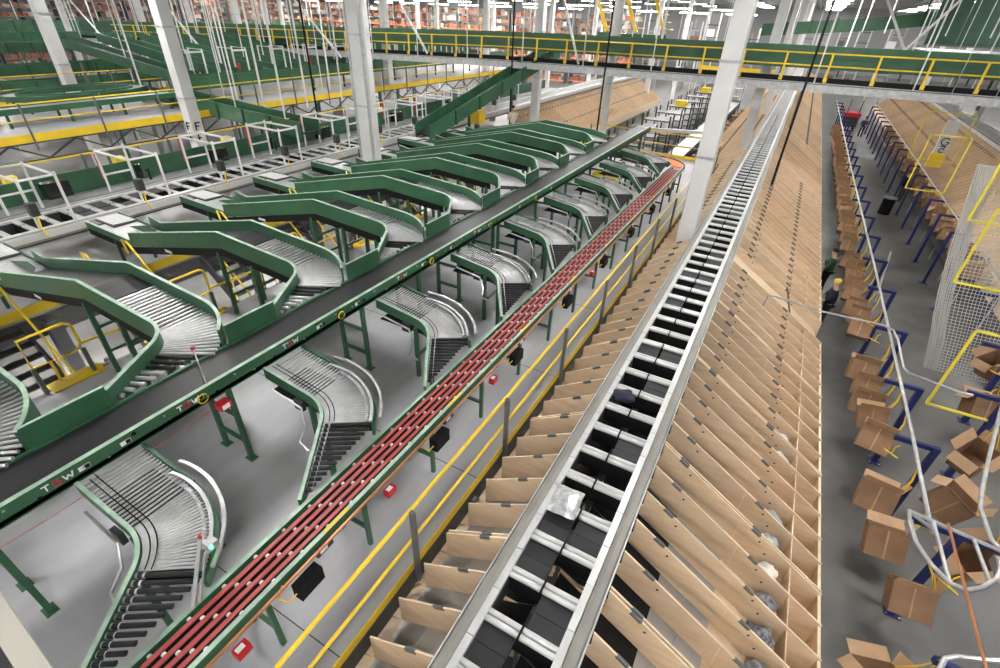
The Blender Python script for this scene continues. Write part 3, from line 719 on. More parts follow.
def guard(k, y0, y1):
    t = thing('guard_panel', 'round cornered yellow guard rail at the deck opening, %s from the camera' % nth(k), 'guard rail', (-9.72, y0, ZD), 'yellow guard rails at the opening')
    z1, z0 = ZD + 1.07, ZD + 0.52
    loop = [(-9.72, y0, z0), (-9.72, y0, z1), (-9.72, y1 - 0.1, z1), (-9.72, y1 - 0.02, z1 - 0.05), (-9.72, y1, z1 - 0.12), (-9.72, y1, z0 + 0.12), (-9.72, y1 - 0.02, z0 + 0.05), (-9.72, y1 - 0.1, z0)]
    MB().tube(loop, 0.026, 7, closed=True).build('rail_loop', 'yellow', t)
    l2 = [(-9.72, y0 + 0.25, z0), (-9.72, y0 + 0.25, ZD + 0.12), (-9.72, y0 + 0.33, ZD + 0.05), (-9.72, y1 + 0.2, ZD + 0.05)]
    MB().tube(l2, 0.022, 7).build('kick_rail', 'yellow', t)
    MB().tube([(-9.72, y1, z0 + 0.1), (-9.72, y1 + 0.5, z0 + 0.06), (-9.72, y1 + 1.3, z0 + 0.06)], 0.024, 7).build('extension', 'yellow', t)
    for yy in (y0, y1): MB().box(-9.76, -9.69, yy - .03, yy + .03, ZD - 0.1, z0).build('post', 'postgrey', t)
    return t
for k in range(7): guard(k, 1.88 + MOD * k, 2.62 + MOD * k)
for k in range(7):
    b = MB().box(-9.95, -9.60, 1.95 + MOD * k, 2.75 + MOD * k, ZD, ZD + 0.02)
    tag(b.build('floor_strip', 'yellow'), 'yellow edge plate on the deck by the opening, %s from the camera' % nth(k), 'edge plate', 'yellow edge plates')
for k in range(9):
    yy = 0.6 + 2.9 * k
    for q, xx in enumerate((-13.4, -9.2)):
        t = thing('strip_light', 'strip light under the %s deck edge at the opening, %s from the camera' % (('left', 'right')[q], nth(k)), 'strip light', (xx, yy, 2.05), 'strip lights under the decks')
        MB().box(xx - .12, xx + .12, yy - .9, yy + .9, 2.06, 2.22).build('housing', 'white', t)
        MB().box(xx - .10, xx + .10, yy - .85, yy + .85, 2.03, 2.06).build('tube', 'lamp', t)
# dark posts below the platform in the opening
for k in range(8):
    yy = 3.0 + MOD * k
    tag(MB().box(-12.7, -12.45, yy, yy + 0.25, 0, ZD - 0.1).build('platform_column', 'dark'), 'dark column under the left platform, %s from the camera' % nth(k), 'column', 'columns under the left platform')
    tag(MB().box(-11.4, -11.28, yy + .3, yy + 0.42, 0, 1.5).build('bollard', 'dark'), 'dark post standing in the floor opening, %s from the camera' % nth(k), 'post', 'posts in the opening')

# ================================================================ LEFT SORTER DRESSING
gw = thing('sorter_guard_wall', 'long green side wall behind the left tray sorter', 'guard wall', (-18, 0, 3))
for k in range(17):
    y0 = -2 + k * MOD
    MB().box(-17.85, -17.80, y0, y0 + MOD - 0.01, 3.0, 3.72).build('panel', 'green', gw)
MB().box(-17.75, -17.05, -2, 40, 3.08, 3.14).build('ledge', 'midgrey', gw)
handrail('yellow handrail behind the green wall of the left sorter', (-18.4, -2), (-18.4, 40), 2.95, 16, h=1.05, toe=False, drop=0.6)
for k in range(11):
    y0 = 4.45 + MOD * k
    t = thing('portal_frame', 'white tubular portal frame straddling the left sorter, %s from the camera' % nth(k), 'frame', (-16, y0, 3.2), 'white portal frames over the left sorter')
    for yy in (y0, y0 + 0.75):
        for xx in (-15.12, -16.75):
            MB().tube([(xx, yy, 3.24), (xx, yy, 4.45)], 0.034, 7).build('upright', 'white', t)
        MB().tube([(-15.12, yy, 4.38), (-16.75, yy, 4.38)], 0.034, 7).build('crossbar', 'white', t)
    for zz in (4.38, 3.72):
        MB().tube([(-16.75, y0, zz), (-16.75, y0 + 0.75, zz)], 0.03, 7).build('crossbar', 'white', t)
    MB().tube([(-15.12, y0, 4.38), (-15.12, y0 + .75, 4.38)], 0.03, 7).build('crossbar', 'white', t)
    MB().box(-16.84, -16.78, y0 - 0.03, y0 + 0.03, 3.62, 4.3).build('red_bar', 'redbox', t)
    MB().box(-15.1, -14.9, y0 - 0.08, y0 + 0.08, 3.6, 3.9).build('scanner', 'dark', t)
    MB().tube([(-14.9, y0, 3.6), (-14.85, y0 - .05, 3.35), (-14.8, y0, 3.1)], 0.02, 5).build('cable', 'wire', t)
    s_ = thing('monitor', 'black monitor on a swing arm at the left sorter, %s from the camera' % nth(k), 'monitor', (-17.3, y0 + 1.5, 3.14), 'monitors along the left sorter')
    MB().tube([(-17.4, y0 + 1.5, 3.14), (-17.4, y0 + 1.5, 3.5), (-17.2, y0 + 1.35, 3.5)], 0.03, 6).build('arm', 'black', s_)
    sw = 0.34 if k % 2 == 0 else 0.08
    MB().box(-17.2 - sw * .4, -17.16 + sw * 0.4, y0 + 1.05, y0 + 1.65 if k % 2 == 0 else y0 + 1.2, 3.3, 3.72).build('screen', 'screen', s_)
# yellow control box at the end of the inclines
tag(MB().prism([(-14.1, 3.3), (-13.5, 3.3), (-13.5, 3.85), (-13.6, 3.95), (-14.1, 3.95)], 22.3, 22.9).build('control_box', 'yellow'), 'yellow control box standing by the left sorter beyond the inclines', 'box')
tag(MB().box(-13.9, -13.7, 22.5, 22.7, ZD, 3.3).build('box_stand', 'dark'), 'short stand carrying the yellow control box', 'stand')

# ================================================================ HALL COLUMNS
def column(label, x, y, z0=0.0, w_=0.46, yellow=False, z1=11.0):
    t = thing('hall_column', label, 'column', (x, y, z0), 'white hall columns')
    MB().box(x - w_ / 2, x + w_ / 2, y - w_ / 2, y + w_ / 2, z0, z1).build('shaft', 'white', t)
    for zz in (5.0, 7.2): MB().box(x - w_ / 2 - 0.02, x + w_ / 2 + 0.02, y - w_ / 2 - 0.02, y + w_ / 2 + 0.02, zz, zz + 0.06).build('band', 'galv', t)
    if yellow: MB().box(x - w_ / 2 - 0.03, x + w_ / 2 + 0.03, y - w_ / 2 - 0.03, y + w_ / 2 + 0.03, z0, z0 + 1.3).build('protector', 'yellow', t)
    return t
column('thick white column rising beside the left edge of the main sorter', -1.645, 14.3, w_=0.44)
cc = column('white column with conduits in front of the left sorter beyond the inclines', -13.6, 14.55, w_=0.5)
for dx, mt in ((-0.34, 'galv'), (0.34, 'galv'), (0.42, 'white')): MB().tube([(-13.6 + dx, 14.35, ZD), (-13.6 + dx, 14.35, 10.9)], 0.06, 7).build('conduit', mt, cc)
column('white column behind the green wall of the left sorter', -19.45, 11.5, w_=0.42)
c1 = [o for o in COL.objects if o.get('label') == 'white column behind the green wall of the left sorter'][0]
for (fx, fy, dx, dy) in ((-19.45, 11.285, 1, 0), (-19.235, 11.5, 0, 1)):
    for zz in (3.95, 3.55):
        b = MB()
        for (a0, b0, a1, b1) in ((-.08, 0, -.08, .26), (-.08, .26, .1, .26), (-.08, .14, .05, .14)):
            b.bar((fx + dx * a0, fy + dy * a0, zz + b0), (fx + dx * a1, fy + dy * a1, zz + b1), .04, .04)
        b.build('letter_f', 'black', c1)
column('leftmost white column near the top left corner', -33.5, 13.9, w_=0.5)
n_ = 0
for y in (28.3, 41, 54, 67, 80):
    for x in (12.6, -1.65, -13.3, -24.2, -38.5, -51, -64):
        if y == 28.3 and x == 12.6: continue
        column('distant white column, %s along row %s behind the overhead walkway' % (nth(n_ % 7), nth([28.3, 41, 54, 67, 80].index(y))), x, y, w_=0.42, yellow=(n_ % 3 == 0)); n_ += 1
column('slim white column beyond the end of the black belt', -9.1, 28.6, w_=0.3, yellow=True)

# ================================================================ OVERHEAD WALKWAY AND CONVEYOR
WP = [(10, 5.80), (6.6, 5.79), (-2, 5.74), (-14.6, 5.64), (-34.9, 5.19), (-57.7, 4.61)]
def wz(x):
    for (a, za), (b, zb) in zip(WP, WP[1:]):
        if b <= x <= a: return za + (zb - za) * (a - x) / (a - b)
    return WP[0][1] if x > WP[0][0] else WP[-1][1]
ow = thing('overhead_walkway', 'overhead walkway with a white edge beam crossing the whole hall', 'walkway', (-14, 26.5, 5.6))
OY = 26.2
path = [(x, OY, z) for x, z in WP]
MB().sweep([(-0.06, 0.0), (0.06, 0.0), (0.06, 0.27), (-0.06, 0.27)], path).build('edge_beam', 'galv', ow)
MB().sweep([(-0.05, 0.27), (0.065, 0.27), (0.065, 0.46), (-0.05, 0.46)], path).build('kick_plate', 'black', ow)
MB().sweep([(-0.85, 0.18), (-0.06, 0.18), (-0.06, 0.24), (-0.85, 0.24)], path).build('deck', 'dark', ow)
MB().sweep([(-0.95, 0.0), (-0.85, 0.0), (-0.85, 0.27), (-0.95, 0.27)], path).build('edge_beam', 'galv', ow)
for hh in (1.32, 0.88):
    MB().tube([(x, OY, z + hh) for x, z in WP[:-1]] + [(-52, OY, wz(-52) + hh)], 0.028, 7).build('rail', 'yellow', ow)
x = 9.0
while x > -52:
    MB().box(x - 0.035, x + 0.035, OY - 0.03, OY + 0.03, wz(x) + 0.36, wz(x) + 1.32).build('rail_post', 'yellow', ow)
    MB().box(x - 0.07, x + 0.07, OY - 0.10, OY - 0.06, wz(x) + 0.30, wz(x) + 0.46).build('post_foot', 'yellow', ow)
    MB().box(x - 0.03, x + 0.03, OY - 0.09, OY - 0.06, wz(x) + 0.02, wz(x) + 0.24).build('splice', 'galv', ow)
    x -= 1.65
# back rail
MB().tube([(x, OY + 0.95, z + 1.30) for x, z in WP[:-1]], 0.025, 6).build('rail', 'yellow', ow)
oc3 = thing('overhead_conveyor', 'green walled conveyor running above the overhead walkway', 'conveyor', (-14, 27.4, 6.3))
path2 = [(x, OY + 1.2, z) for x, z in WP]
for k in range(30):
    xa = 10 - k * 2.2; xb = xa - 2.18
    f = MB().sweep([(-0.02, 0.75), (0.02, 0.75), (0.02, 1.55), (-0.02, 1.55)], [(xa, OY + 1.2, wz(xa)), (xb, OY + 1.2, wz(xb))]).build('side_panel', 'green', oc3)
    MB().sweep([(-0.04, 1.10), (0.05, 1.10), (0.05, 1.14), (-0.04, 1.14)], [(xa, OY + 1.2, wz(xa)), (xb, OY + 1.2, wz(xb))]).build('rib', 'green_dark', f)
    MB().box(xa - 0.06, xa, OY + 1.15, OY + 1.2, wz(xa) + 0.45, wz(xa) + 1.5).build('leg', 'green_dark', oc3)
MB().sweep([(-0.85, 0.95), (-0.02, 0.95), (-0.02, 1.0), (-0.85, 1.0)], path2).build('belt', 'belt', oc3)
MB().sweep([(-0.90, 0.75), (-0.85, 0.75), (-0.85, 1.55), (-0.90, 1.55)], path2).build('side_panel', 'green', oc3)
ROD = MB().tube([(0, 0, 0), (0, 0, 1)], 0.03, 6).mesh('hanger_rod', 'white')
def rod(x, y, z0, label, z1=11.0, m=None, r=1.0, x2=None):
    o = put(ROD if m is None else m, 'hanger_rod', None, T(x, y, z0) @ Matrix.Diagonal((r, r, z1 - z0, 1)))
    return tag(o, label, 'hanger rod', 'hanger rods')
n_ = 0
for k in range(17):
    x = 7.2 - k * 3.4
    for yy in (OY - 0.12, OY + 1.0):
        rod(x, yy, wz(x), 'white hanger rod holding the overhead walkway, %s counted from the right' % nth(n_)); n_ += 1
BLK = MB().tube([(0, 0, 0), (0, 0, 1)], 0.042, 7).mesh('drop_pole', 'black')
for k, (x, y, z0, txt) in enumerate(((0.10, 22.0, 2.65, 'long black drop pole standing against the right plywood chutes'), (-8.0, 24.2, ZD, 'black drop pole by the end of the black belt'),
                          (-13.0, 24.6, ZD, 'black drop pole beside the left sorter'), (-47, 20, 4, 'black drop pole near the top left corner'), (-19.5, 17.5, ZD, 'black drop pole behind the left sorter wall'))):
    tag(put(BLK, 'drop_pole', None, T(x, y, z0) @ Matrix.Diagonal((1, 1, 11 - z0, 1))), txt, 'pole')

# ================================================================ SECOND MEZZANINE AND ITS CONVEYORS
MB().box(-31, -22.9, 2.0, 48, 3.72, 3.80).build('floor_upper_deck', 'deckfloor', kind='structure')
handrail('yellow handrail and toe board along the upper deck at the back left', (-22.88, 2.0), (-22.88, 48), 3.80, 20, side=(1, 0), drop=0.4)
tag(MB().bar((-22.86, 2, 3.80), (-22.86, 48, 3.80), 0.03, 0.26).build('toe_board', 'yellow'), 'broad yellow fascia under the upper deck handrail', 'fascia')
tr = thing('deck_truss', 'dark lattice truss under the upper deck', 'truss', (-22.9, 2, 3))
MB().bar((-22.9, 2, 3.66), (-22.9, 48, 3.66), 0.1, 0.08).build('top_chord', 'dark', tr)
MB().bar((-22.9, 2, 3.06), (-22.9, 48, 3.06), 0.1, 0.08).build('bottom_chord', 'dark', tr)
for k in range(46):
    a, b = (3.62, 3.10) if k % 2 else (3.10, 3.62)
    MB().bar((-22.9, 2 + k, a), (-22.9, 3 + k, b), 0.05, 0.05).build('web', 'dark', tr)
for k in range(8):
    yy = 4.0 + k * 6
    tag(MB().box(-23.2, -22.8, yy, yy + 0.4, 0, 3.05).build('deck_column', 'postgrey'), 'grey column under the upper deck, %s from the camera' % nth(k), 'column', 'columns under the upper deck')
    t = thing('strip_light', 'bright strip light slung under the upper deck, %s from the camera' % nth(k), 'strip light', (-23.6, yy + 2.5, 2.9), 'strip lights under the upper deck')
    MB().box(-23.7, -23.5, yy + 1.2, yy + 3.8, 2.94, 3.0).build('housing', 'white', t)
    MB().box(-23.68, -23.52, yy + 1.25, yy + 3.75, 2.91, 2.94).build('tube', 'lamp', t)
    for y2 in (yy + 1.5, yy + 3.5): MB().tube([(-23.6, y2, 3.0), (-23.6, y2, 3.73)], .012, 4).build('hanger', 'white', t)
uc = thing('upper_conveyor', 'green conveyor with tall side panels running along the upper deck', 'conveyor', (-25.5, 10, 3.8))
for k in range(13):
    y0 = 15.2 + k * MOD
    MB().box(-25.02, -24.97, y0, y0 + MOD - .05, 4.45, 5.0).build('side_panel', 'green', uc)
    MB().box(-25.05, -24.97, y0, y0 + 0.08, 3.8, 4.45).build('leg', 'green_dark', uc)
MB().box(-25.9, -25.02, 15.2, 47, 4.55, 4.6).build('belt', 'belt', uc)
MB().box(-25.95, -25.9, 15.2, 47, 4.45, 5.0).build('side_panel', 'green', uc)
for k in range(12):
    y0 = 15.2 + MOD * k
    t = thing('far_incline', 'dark green incline above the upper deck, %s from the camera' % nth(k), 'conveyor', (-29, y0, 3.8), 'green inclines above the upper deck')
    pa = [(-37, y0, 6.0), (-29.5, y0, 5.2), (-26, y0, 4.9)]
    MB().sweep([(-0.02, -0.2), (0.02, -0.2), (0.02, 0.25), (-0.02, 0.25)], pa).build('side_panel', 'green', t)
    MB().sweep([(-0.9, -0.05), (-0.02, -0.05), (-0.02, 0.0), (-0.9, 0.0)], pa).build('belt', 'belt', t)
    MB().sweep([(-0.92, -0.2), (-0.88, -0.2), (-0.88, 0.25), (-0.92, 0.25)], pa).build('side_panel', 'green', t)
    for xx in (-29.5, -33): MB().box(xx - .05, xx + .05, y0 - .05, y0 + .05, 3.8 if xx > -31 else 0, 5.1).build('leg', 'green_dark', t)
    f = thing('portal_frame', 'small white portal frame on the upper deck, %s from the camera' % nth(k), 'frame', (-26.6, y0 + 1.2, 3.8), 'white portal frames on the upper deck')
    for yy in (y0 + 1.0, y0 + 1.8):
        MB().tube([(-26.3, yy, 4.6), (-26.3, yy, 6.0), (-27.4, yy, 6.0), (-27.4, yy, 4.6)], 0.05, 6).build('hoop', 'white', f)
    MB().tube([(-26.3, y0 + 1.0, 5.9), (-26.3, y0 + 1.8, 5.9)], 0.05, 6).build('crossbar', 'white', f)
    if k % 2: MB().box(-26.4, -26.3, y0 + 1.2, y0 + 1.3, 4.6, 5.3).build('red_bar', 'redbox', f)
    MB().box(-31.9, -31.8, y0 - 1.2, y0 - 1.1, 0, 5.2).build('stay', 'postgrey', f)
# green level conveyor ending behind the left sorter, and the incline that climbs to the overhead line
def wall_conveyor(name, label, pts, wd=0.9, h0=-0.15, h1=0.45, legs=(), ribs=True, zfloor=ZD):
    t = thing(name, label, 'conveyor', pts[0])
    for off in (0, wd):
        MB().sweep([(off - 0.025, h0), (off + 0.025, h0), (off + 0.025, h1), (off - 0.025, h1)], pts).build('side_panel', 'green', t)
    MB().sweep([(0.03, 0), (wd - 0.03, 0), (wd - 0.03, 0.04), (0.03, 0.04)], pts).build('belt', 'belt', t)
    p0 = Vector(pts[0]); p1 = Vector(pts[-1]); L = (p1 - p0).length
    if ribs:
        n = int(L / 1.6)
        for i in range(1, n):
            q = p0.lerp(p1, i / n); d = (p1 - p0).normalized(); sd = Vector((d.y, -d.x, 0)).normalized()
            for off in (-0.05, wd + 0.05):
                c = q + sd * off; MB().box(c.x - .05, c.x + .05, c.y - .05, c.y + .05, c.z + h0, c.z + h1).build('rib', 'green_dark', t)
    for (lx, ly, lz) in legs: MB().box(lx - .05, lx + .05, ly - .05, ly + .05, zfloor, lz).build('leg', 'green_dark', t)
    return t
wall_conveyor('level_conveyor', 'green conveyor with ribbed walls ending in mid air behind the left sorter', [(-27.5, 15.6, 4.0), (-16.6, 14.9, 3.72)], 0.9, legs=((-25, 15.0, 4), (-20, 14.7, 3.8)), zfloor=0)
wall_conveyor('climbing_conveyor', 'green conveyor climbing from the left sorter up to the overhead line', [(-14.6, 18.6, 3.3), (-13.2, 26.6, 5.7), (-12.9, 28.4, 6.2)], 0.9, legs=((-13.9, 22, 4.2), (-13.4, 25.5, 5.3)))
for k, (x_, z_, h_, y0_, y1_, txt) in enumerate(((-42, 3.95, .5, 4, 60, 'dark green conveyor running behind the upper deck'), (-37.5, 3.7, .35, 4, 60, 'low green conveyor just behind the upper deck rail'), (-55, 4.3, .5, 8, 66, 'green conveyor farther out at the back left'),
        (-60, 4.75, .5, 8, 66, 'green conveyor under the topmost line at the far left'), (-70, 5.0, .8, 10, 66, 'topmost tall sided green conveyor at the far left'))):
    wall_conveyor('long_back_conveyor', txt, [(x_, y0_, z_), (x_, y1_, z_)], 1.0, legs=[(x_ + .1, yy, z_ - .1) for yy in range(10, 60, 8)], zfloor=0, h1=h_)
low = thing('deck_conveyor', 'low roller conveyor in a green frame on the upper deck', 'conveyor', (-26, 8, 3.8))
for xx in (-25.0, -26.0): MB().box(xx - .03, xx + .03, 3, 15, 4.25, 4.45).build('side_channel', 'green', low)
MB().box(-25.97, -25.03, 3, 15, 4.34, 4.38).build('bed', 'midgrey', low)
for yy in range(4, 15, 2):
    for xx in (-25.0, -26.0): MB().box(xx - .04, xx + .04, yy - .04, yy + .04, 3.8, 4.25).build('leg', 'green_dark', low)
loop = thing('loop_conveyor', 'green oval loop conveyor on the upper deck', 'conveyor', (-28, 11, 3.8))
ov = [(-28.4 + 1.4 * math.cos(math.radians(q)), 12 + 2.6 * math.sin(math.radians(q)), 4.4) for q in range(0, 361, 15)]
MB().sweep([(-.3, -.06), (.3, -.06), (.3, 0), (-.3, 0)], ov).build('bed', 'midgrey', loop)
for off in (-.32, .32): MB().sweep([(off - .03, -.12), (off + .03, -.12), (off + .03, .1), (off - .03, .1)], ov).build('side_channel', 'green', loop)
for q in range(0, 24, 4): MB().box(ov[q][0] - .04, ov[q][0] + .04, ov[q][1] - .04, ov[q][1] + .04, 3.8, 4.3).build('leg', 'green_dark', loop)
handrail('yellow handrail along the back edge of the upper deck', (-31, 2), (-31, 30), 3.80, 12)
for k, (x_, y_) in enumerate(((-22.7, 15.8), (-21.3, 17.1), (-20.1, 15.2), (-18.8, 16.4), (-22.2, 21.1), (-28.6, 19.4), (-40, 26), (-39.4, 21.5), (-26, 17.5), (-31, 19), (-34, 20), (-24.5, 18.5), (-36.5, 22), (-29.5, 23), (-33, 26), (-19.8, 19.5))):
    rod(x_, y_, 4.2, 'tall white hanger rod near the columns at the left, %s of a cluster' % nth(k), r=1.35)
wall_conveyor('right_overhead_conveyor', 'dark green conveyor climbing at the top right behind the rods', [(-4, 50, 7.4), (3, 50, 8.0), (7.5, 50, 8.6)], 1.2, legs=((2, 49.5, 7.8), (6, 49.5, 8.2)), zfloor=11.0, h0=-0.2, h1=0.6)
bx = thing('overhead_housing', 'big dark green panelled housing hanging at the top right corner', 'housing', (13, 45, 7.2))
for k in range(7): MB().box(5.9 + k * 1.6, 7.45 + k * 1.6, 44, 44.2, 7.3, 10.4).build('panel', 'green_dark', bx)
MB().box(5.9, 17.1, 44.2, 48, 7.2, 7.35).build('base', 'postgrey', bx)
for xx in (6.5, 10.5, 14.5): MB().tube([(xx, 44.3, 10.3), (xx, 44.3, 11.0)], .05, 6).build('hanger', 'white', bx)
od = thing('added_shade_platform', 'grey platform added overhead to shade the far right chutes', 'platform', (13, 40, 6.4))  # added deck, mostly out of view, to cast shade on the chutes below
MB().box(8.6, 20, 27.6, 70, 6.40, 6.52).build('deck', 'midgrey', od)
for k in range(11): MB().box(8.6, 20, 28 + k * 4, 28.2 + k * 4, 6.1, 6.4).build('joist', 'dark', od)
for yy in (30, 40, 50, 60): MB().box(11.4, 11.6, yy, yy + .2, 3.3, 6.1).build('post', 'postgrey', od)
# rods around the left conveyors
rr = random.Random(21); n_ = 0
for (xa, xb, y, z, n) in ((-50, -20, 21, 3.9, 12), (-48, -20, 31, 5.2, 11), (-30, -19, 15.0, 3.9, 6), (-90, -52, 30, 4.8, 8), (-22, 4, 34, 7.0, 10), (2, 12, 33, 7.8, 10), (-12, 0, 44, 6, 9)):
    for i in range(n):
        x = xa + (xb - xa) * i / (n - 1) + rr.uniform(-.5, .5)
        rod(x, y + rr.uniform(-.4, .8), z, 'thin white hanger rod over the back conveyors, %s of many' % nth(n_), r=rr.choice((0.8, 1.0, 1.5))); n_ += 1
br = MB()
for i, (p, q) in enumerate((((-40, 22, 10.8), (-33, 22, 4.5)), ((-30, 24, 10.8), (-24, 24, 5.5)), ((-22, 25, 10.8), (-18.5, 25, 6.0)), ((-12, 26, 10.8), (-10.0, 26, 6)), ((1, 30, 10.5), (4, 30, 6.5)), ((5.5, 30, 10.5), (3, 30, 6.5)), ((-58, 25, 10.5), (-50, 25, 4)))):
    tag(MB().bar(p, q, 0.09, 0.09).build('diagonal_brace', 'white'), 'white diagonal brace hanging from the roof, %s from the left sorter' % nth(i), 'brace', 'diagonal braces')

# ================================================================ FLOOR LEVEL BEHIND THE LEFT SORTER

rr = random.Random(4)
for k in range(10):
    yy = 4.5 + k * 2.9
    t = thing('work_bench', 'white tube work bench below the upper deck, %s from the camera' % nth(k), 'bench', (-21, yy, 0), 'benches behind the left sorter')
    for xx in (-21.8, -20.2):
        for y2 in (yy, yy + 1.2): MB().tube([(xx, y2, 0), (xx, y2, 2.6)], 0.04, 6).build('upright', 'white', t)
    for zz in (1.0, 1.9, 2.55):
        for y2 in (yy, yy + 1.2): MB().tube([(-21.8, y2, zz), (-20.2, y2, zz)], 0.035, 6).build('rail', 'white', t)
    MB().box(-21.8, -20.2, yy, yy + 1.2, 0.95, 0.99).build('top', 'midgrey', t)
    cm = ['bluelight', 'cyan', 'yellowpale', 'label', 'card'][k % 5]
    nm = ['blue', 'pale cyan', 'yellow', 'white', 'brown'][k % 5]
    z = 0.996
    b = thing('tote', '%s tote standing on a work bench, %s from the camera' % (nm, nth(k)), 'tote', (-21, yy + .5, z), 'totes on the benches')
    MB().box(-21.5, -20.6, yy + .25, yy + .85, z, z + .04).build('base', cm, b)
    for a in ((-21.5, -20.6, yy + .25, yy + .28), (-21.5, -20.6, yy + .82, yy + .85), (-21.5, -21.47, yy + .25, yy + .85), (-20.63, -20.6, yy + .25, yy + .85)): MB().box(*a, z + .04, z + .4).build('side', cm, b)
for k, yy in enumerate((6.2, 9.6, 14.2, 19.5, 24.8)):
    tag(MB().box(-22.3, -21.95, yy, yy + 0.35, 0, 2.9).build('column_guard', 'yellow'), 'yellow wrapped column below the upper deck, %s from the camera' % nth(k), 'column', 'yellow columns below the upper deck')
sg = thing('yellow_sign', 'yellow sign board on the far left handrail', 'sign', (-44, 16, 2.2))
MB().box(-46.2, -42.3, 15.9, 16.0, 2.3, 3.1).build('board', 'yellow', sg)
for xx in (-46, -42.5): MB().box(xx - .05, xx + .05, 15.92, 15.98, 0, 2.3).build('post', 'postgrey', sg)
handrail('long yellow handrail at the far left edge of the hall', (-62, 15.8), (-27.5, 15.8), 2.1, 16, h=1.0, toe=False, drop=2.1)

# ================================================================ FAR STORAGE RACKS
rr = random.Random(9)
cols = [mat('carton_%d' % i, c, 0.7) for i, c in enumerate(((0.22, 0.12, 0.07), (0.30, 0.14, 0.09), (0.42, 0.36, 0.32), (0.13, 0.07, 0.045), (0.30, 0.09, 0.05)))]
for i, m in enumerate(cols): M['carton%d' % i] = m
for k in range(12):
    xa = -128 + k * 9
    yb = 72 + rr.uniform(-1, 1) if xa < -14 else 118
    t = thing('storage_rack', 'tall storage rack packed with cartons at the back wall, %s from the left' % nth(k), 'rack', (xa, yb, 0), 'storage racks at the back')
    for xx in (xa, xa + 4.3, xa + 8.6): MB().box(xx, xx + 0.12, yb, yb + 1.2, 0, 8.4).build('upright', 'postgrey', t)
    for lv in range(9):
        z = 0.3 + lv * 0.92
        MB().box(xa, xa + 8.7, yb - 0.03, yb + 1.2, z, z + 0.1).build('shelf', 'rackorange' if lv % 3 == 0 else 'postgrey', t)
    bs = [MB() for _ in cols]
    for lv in range(9):
        z = 0.4 + lv * 0.92; x = xa + 0.15
        while x < xa + 8.3:
            w_ = rr.uniform(0.35, 0.8); h = rr.uniform(0.35, 0.72)
            if rr.random() < 0.85: rr.choice(bs).box(x, x + w_, yb + rr.uniform(0, .2), yb + 1.0, z, z + h)
            x += w_ + 0.05
    for i, b in enumerate(bs): b.build('cartons', 'carton%d' % i, t, kind='stuff')
for k in range(9):
    ya = 6 + k * 8; xb_ = -86
    t = thing('storage_rack', 'tall storage rack packed with cartons at the far left, %s from the camera' % nth(k), 'rack', (xb_, ya, 0), 'storage racks at the far left')
    for yy in (ya, ya + 3.8, ya + 7.6): MB().box(xb_ - 1.2, xb_, yy, yy + .12, 0, 8.0).build('upright', 'postgrey', t)
    bs = [MB() for _ in cols]
    for lv in range(9):
        z = 0.3 + lv * 0.88
        MB().box(xb_ - 1.2, xb_ + .03, ya, ya + 7.7, z, z + .1).build('shelf', 'postgrey', t)
        y = ya + .15
        while y < ya + 7.3:
            w_ = rr.uniform(.35, .8)
            if rr.random() < .85: rr.choice(bs).box(xb_ - 1.0, xb_ - rr.uniform(0, .2), y, y + w_, z + .1, z + rr.uniform(.4, .75))
            y += w_ + .05
    for i, b in enumerate(bs): b.build('cartons', 'carton%d' % i, t, kind='stuff')
for k in range(26):
    x = -118 + k * 5.0
    for q, (yy, zz) in enumerate(((68, 8.7), (58, 8.9))):
        if x > -8: continue
        t = thing('aisle_light', 'bright strip light hanging before the storage racks, %s from the left in %s' % (nth(k), ('the back row', 'the front row')[q]), 'strip light', (x, yy, zz), 'strip lights before the racks')
        MB().box(x - 1.6, x + 1.6, yy - .12, yy + .12, zz + 0.05, zz + .15).build('housing', 'white', t)
        MB().box(x - 1.55, x + 1.55, yy - .1, yy + .1, zz, zz + .05).build('tube', 'lamp', t)
        MB().tube([(x, yy, zz + .15), (x, yy, 11)], 0.02, 4).build('hanger', 'white', t)

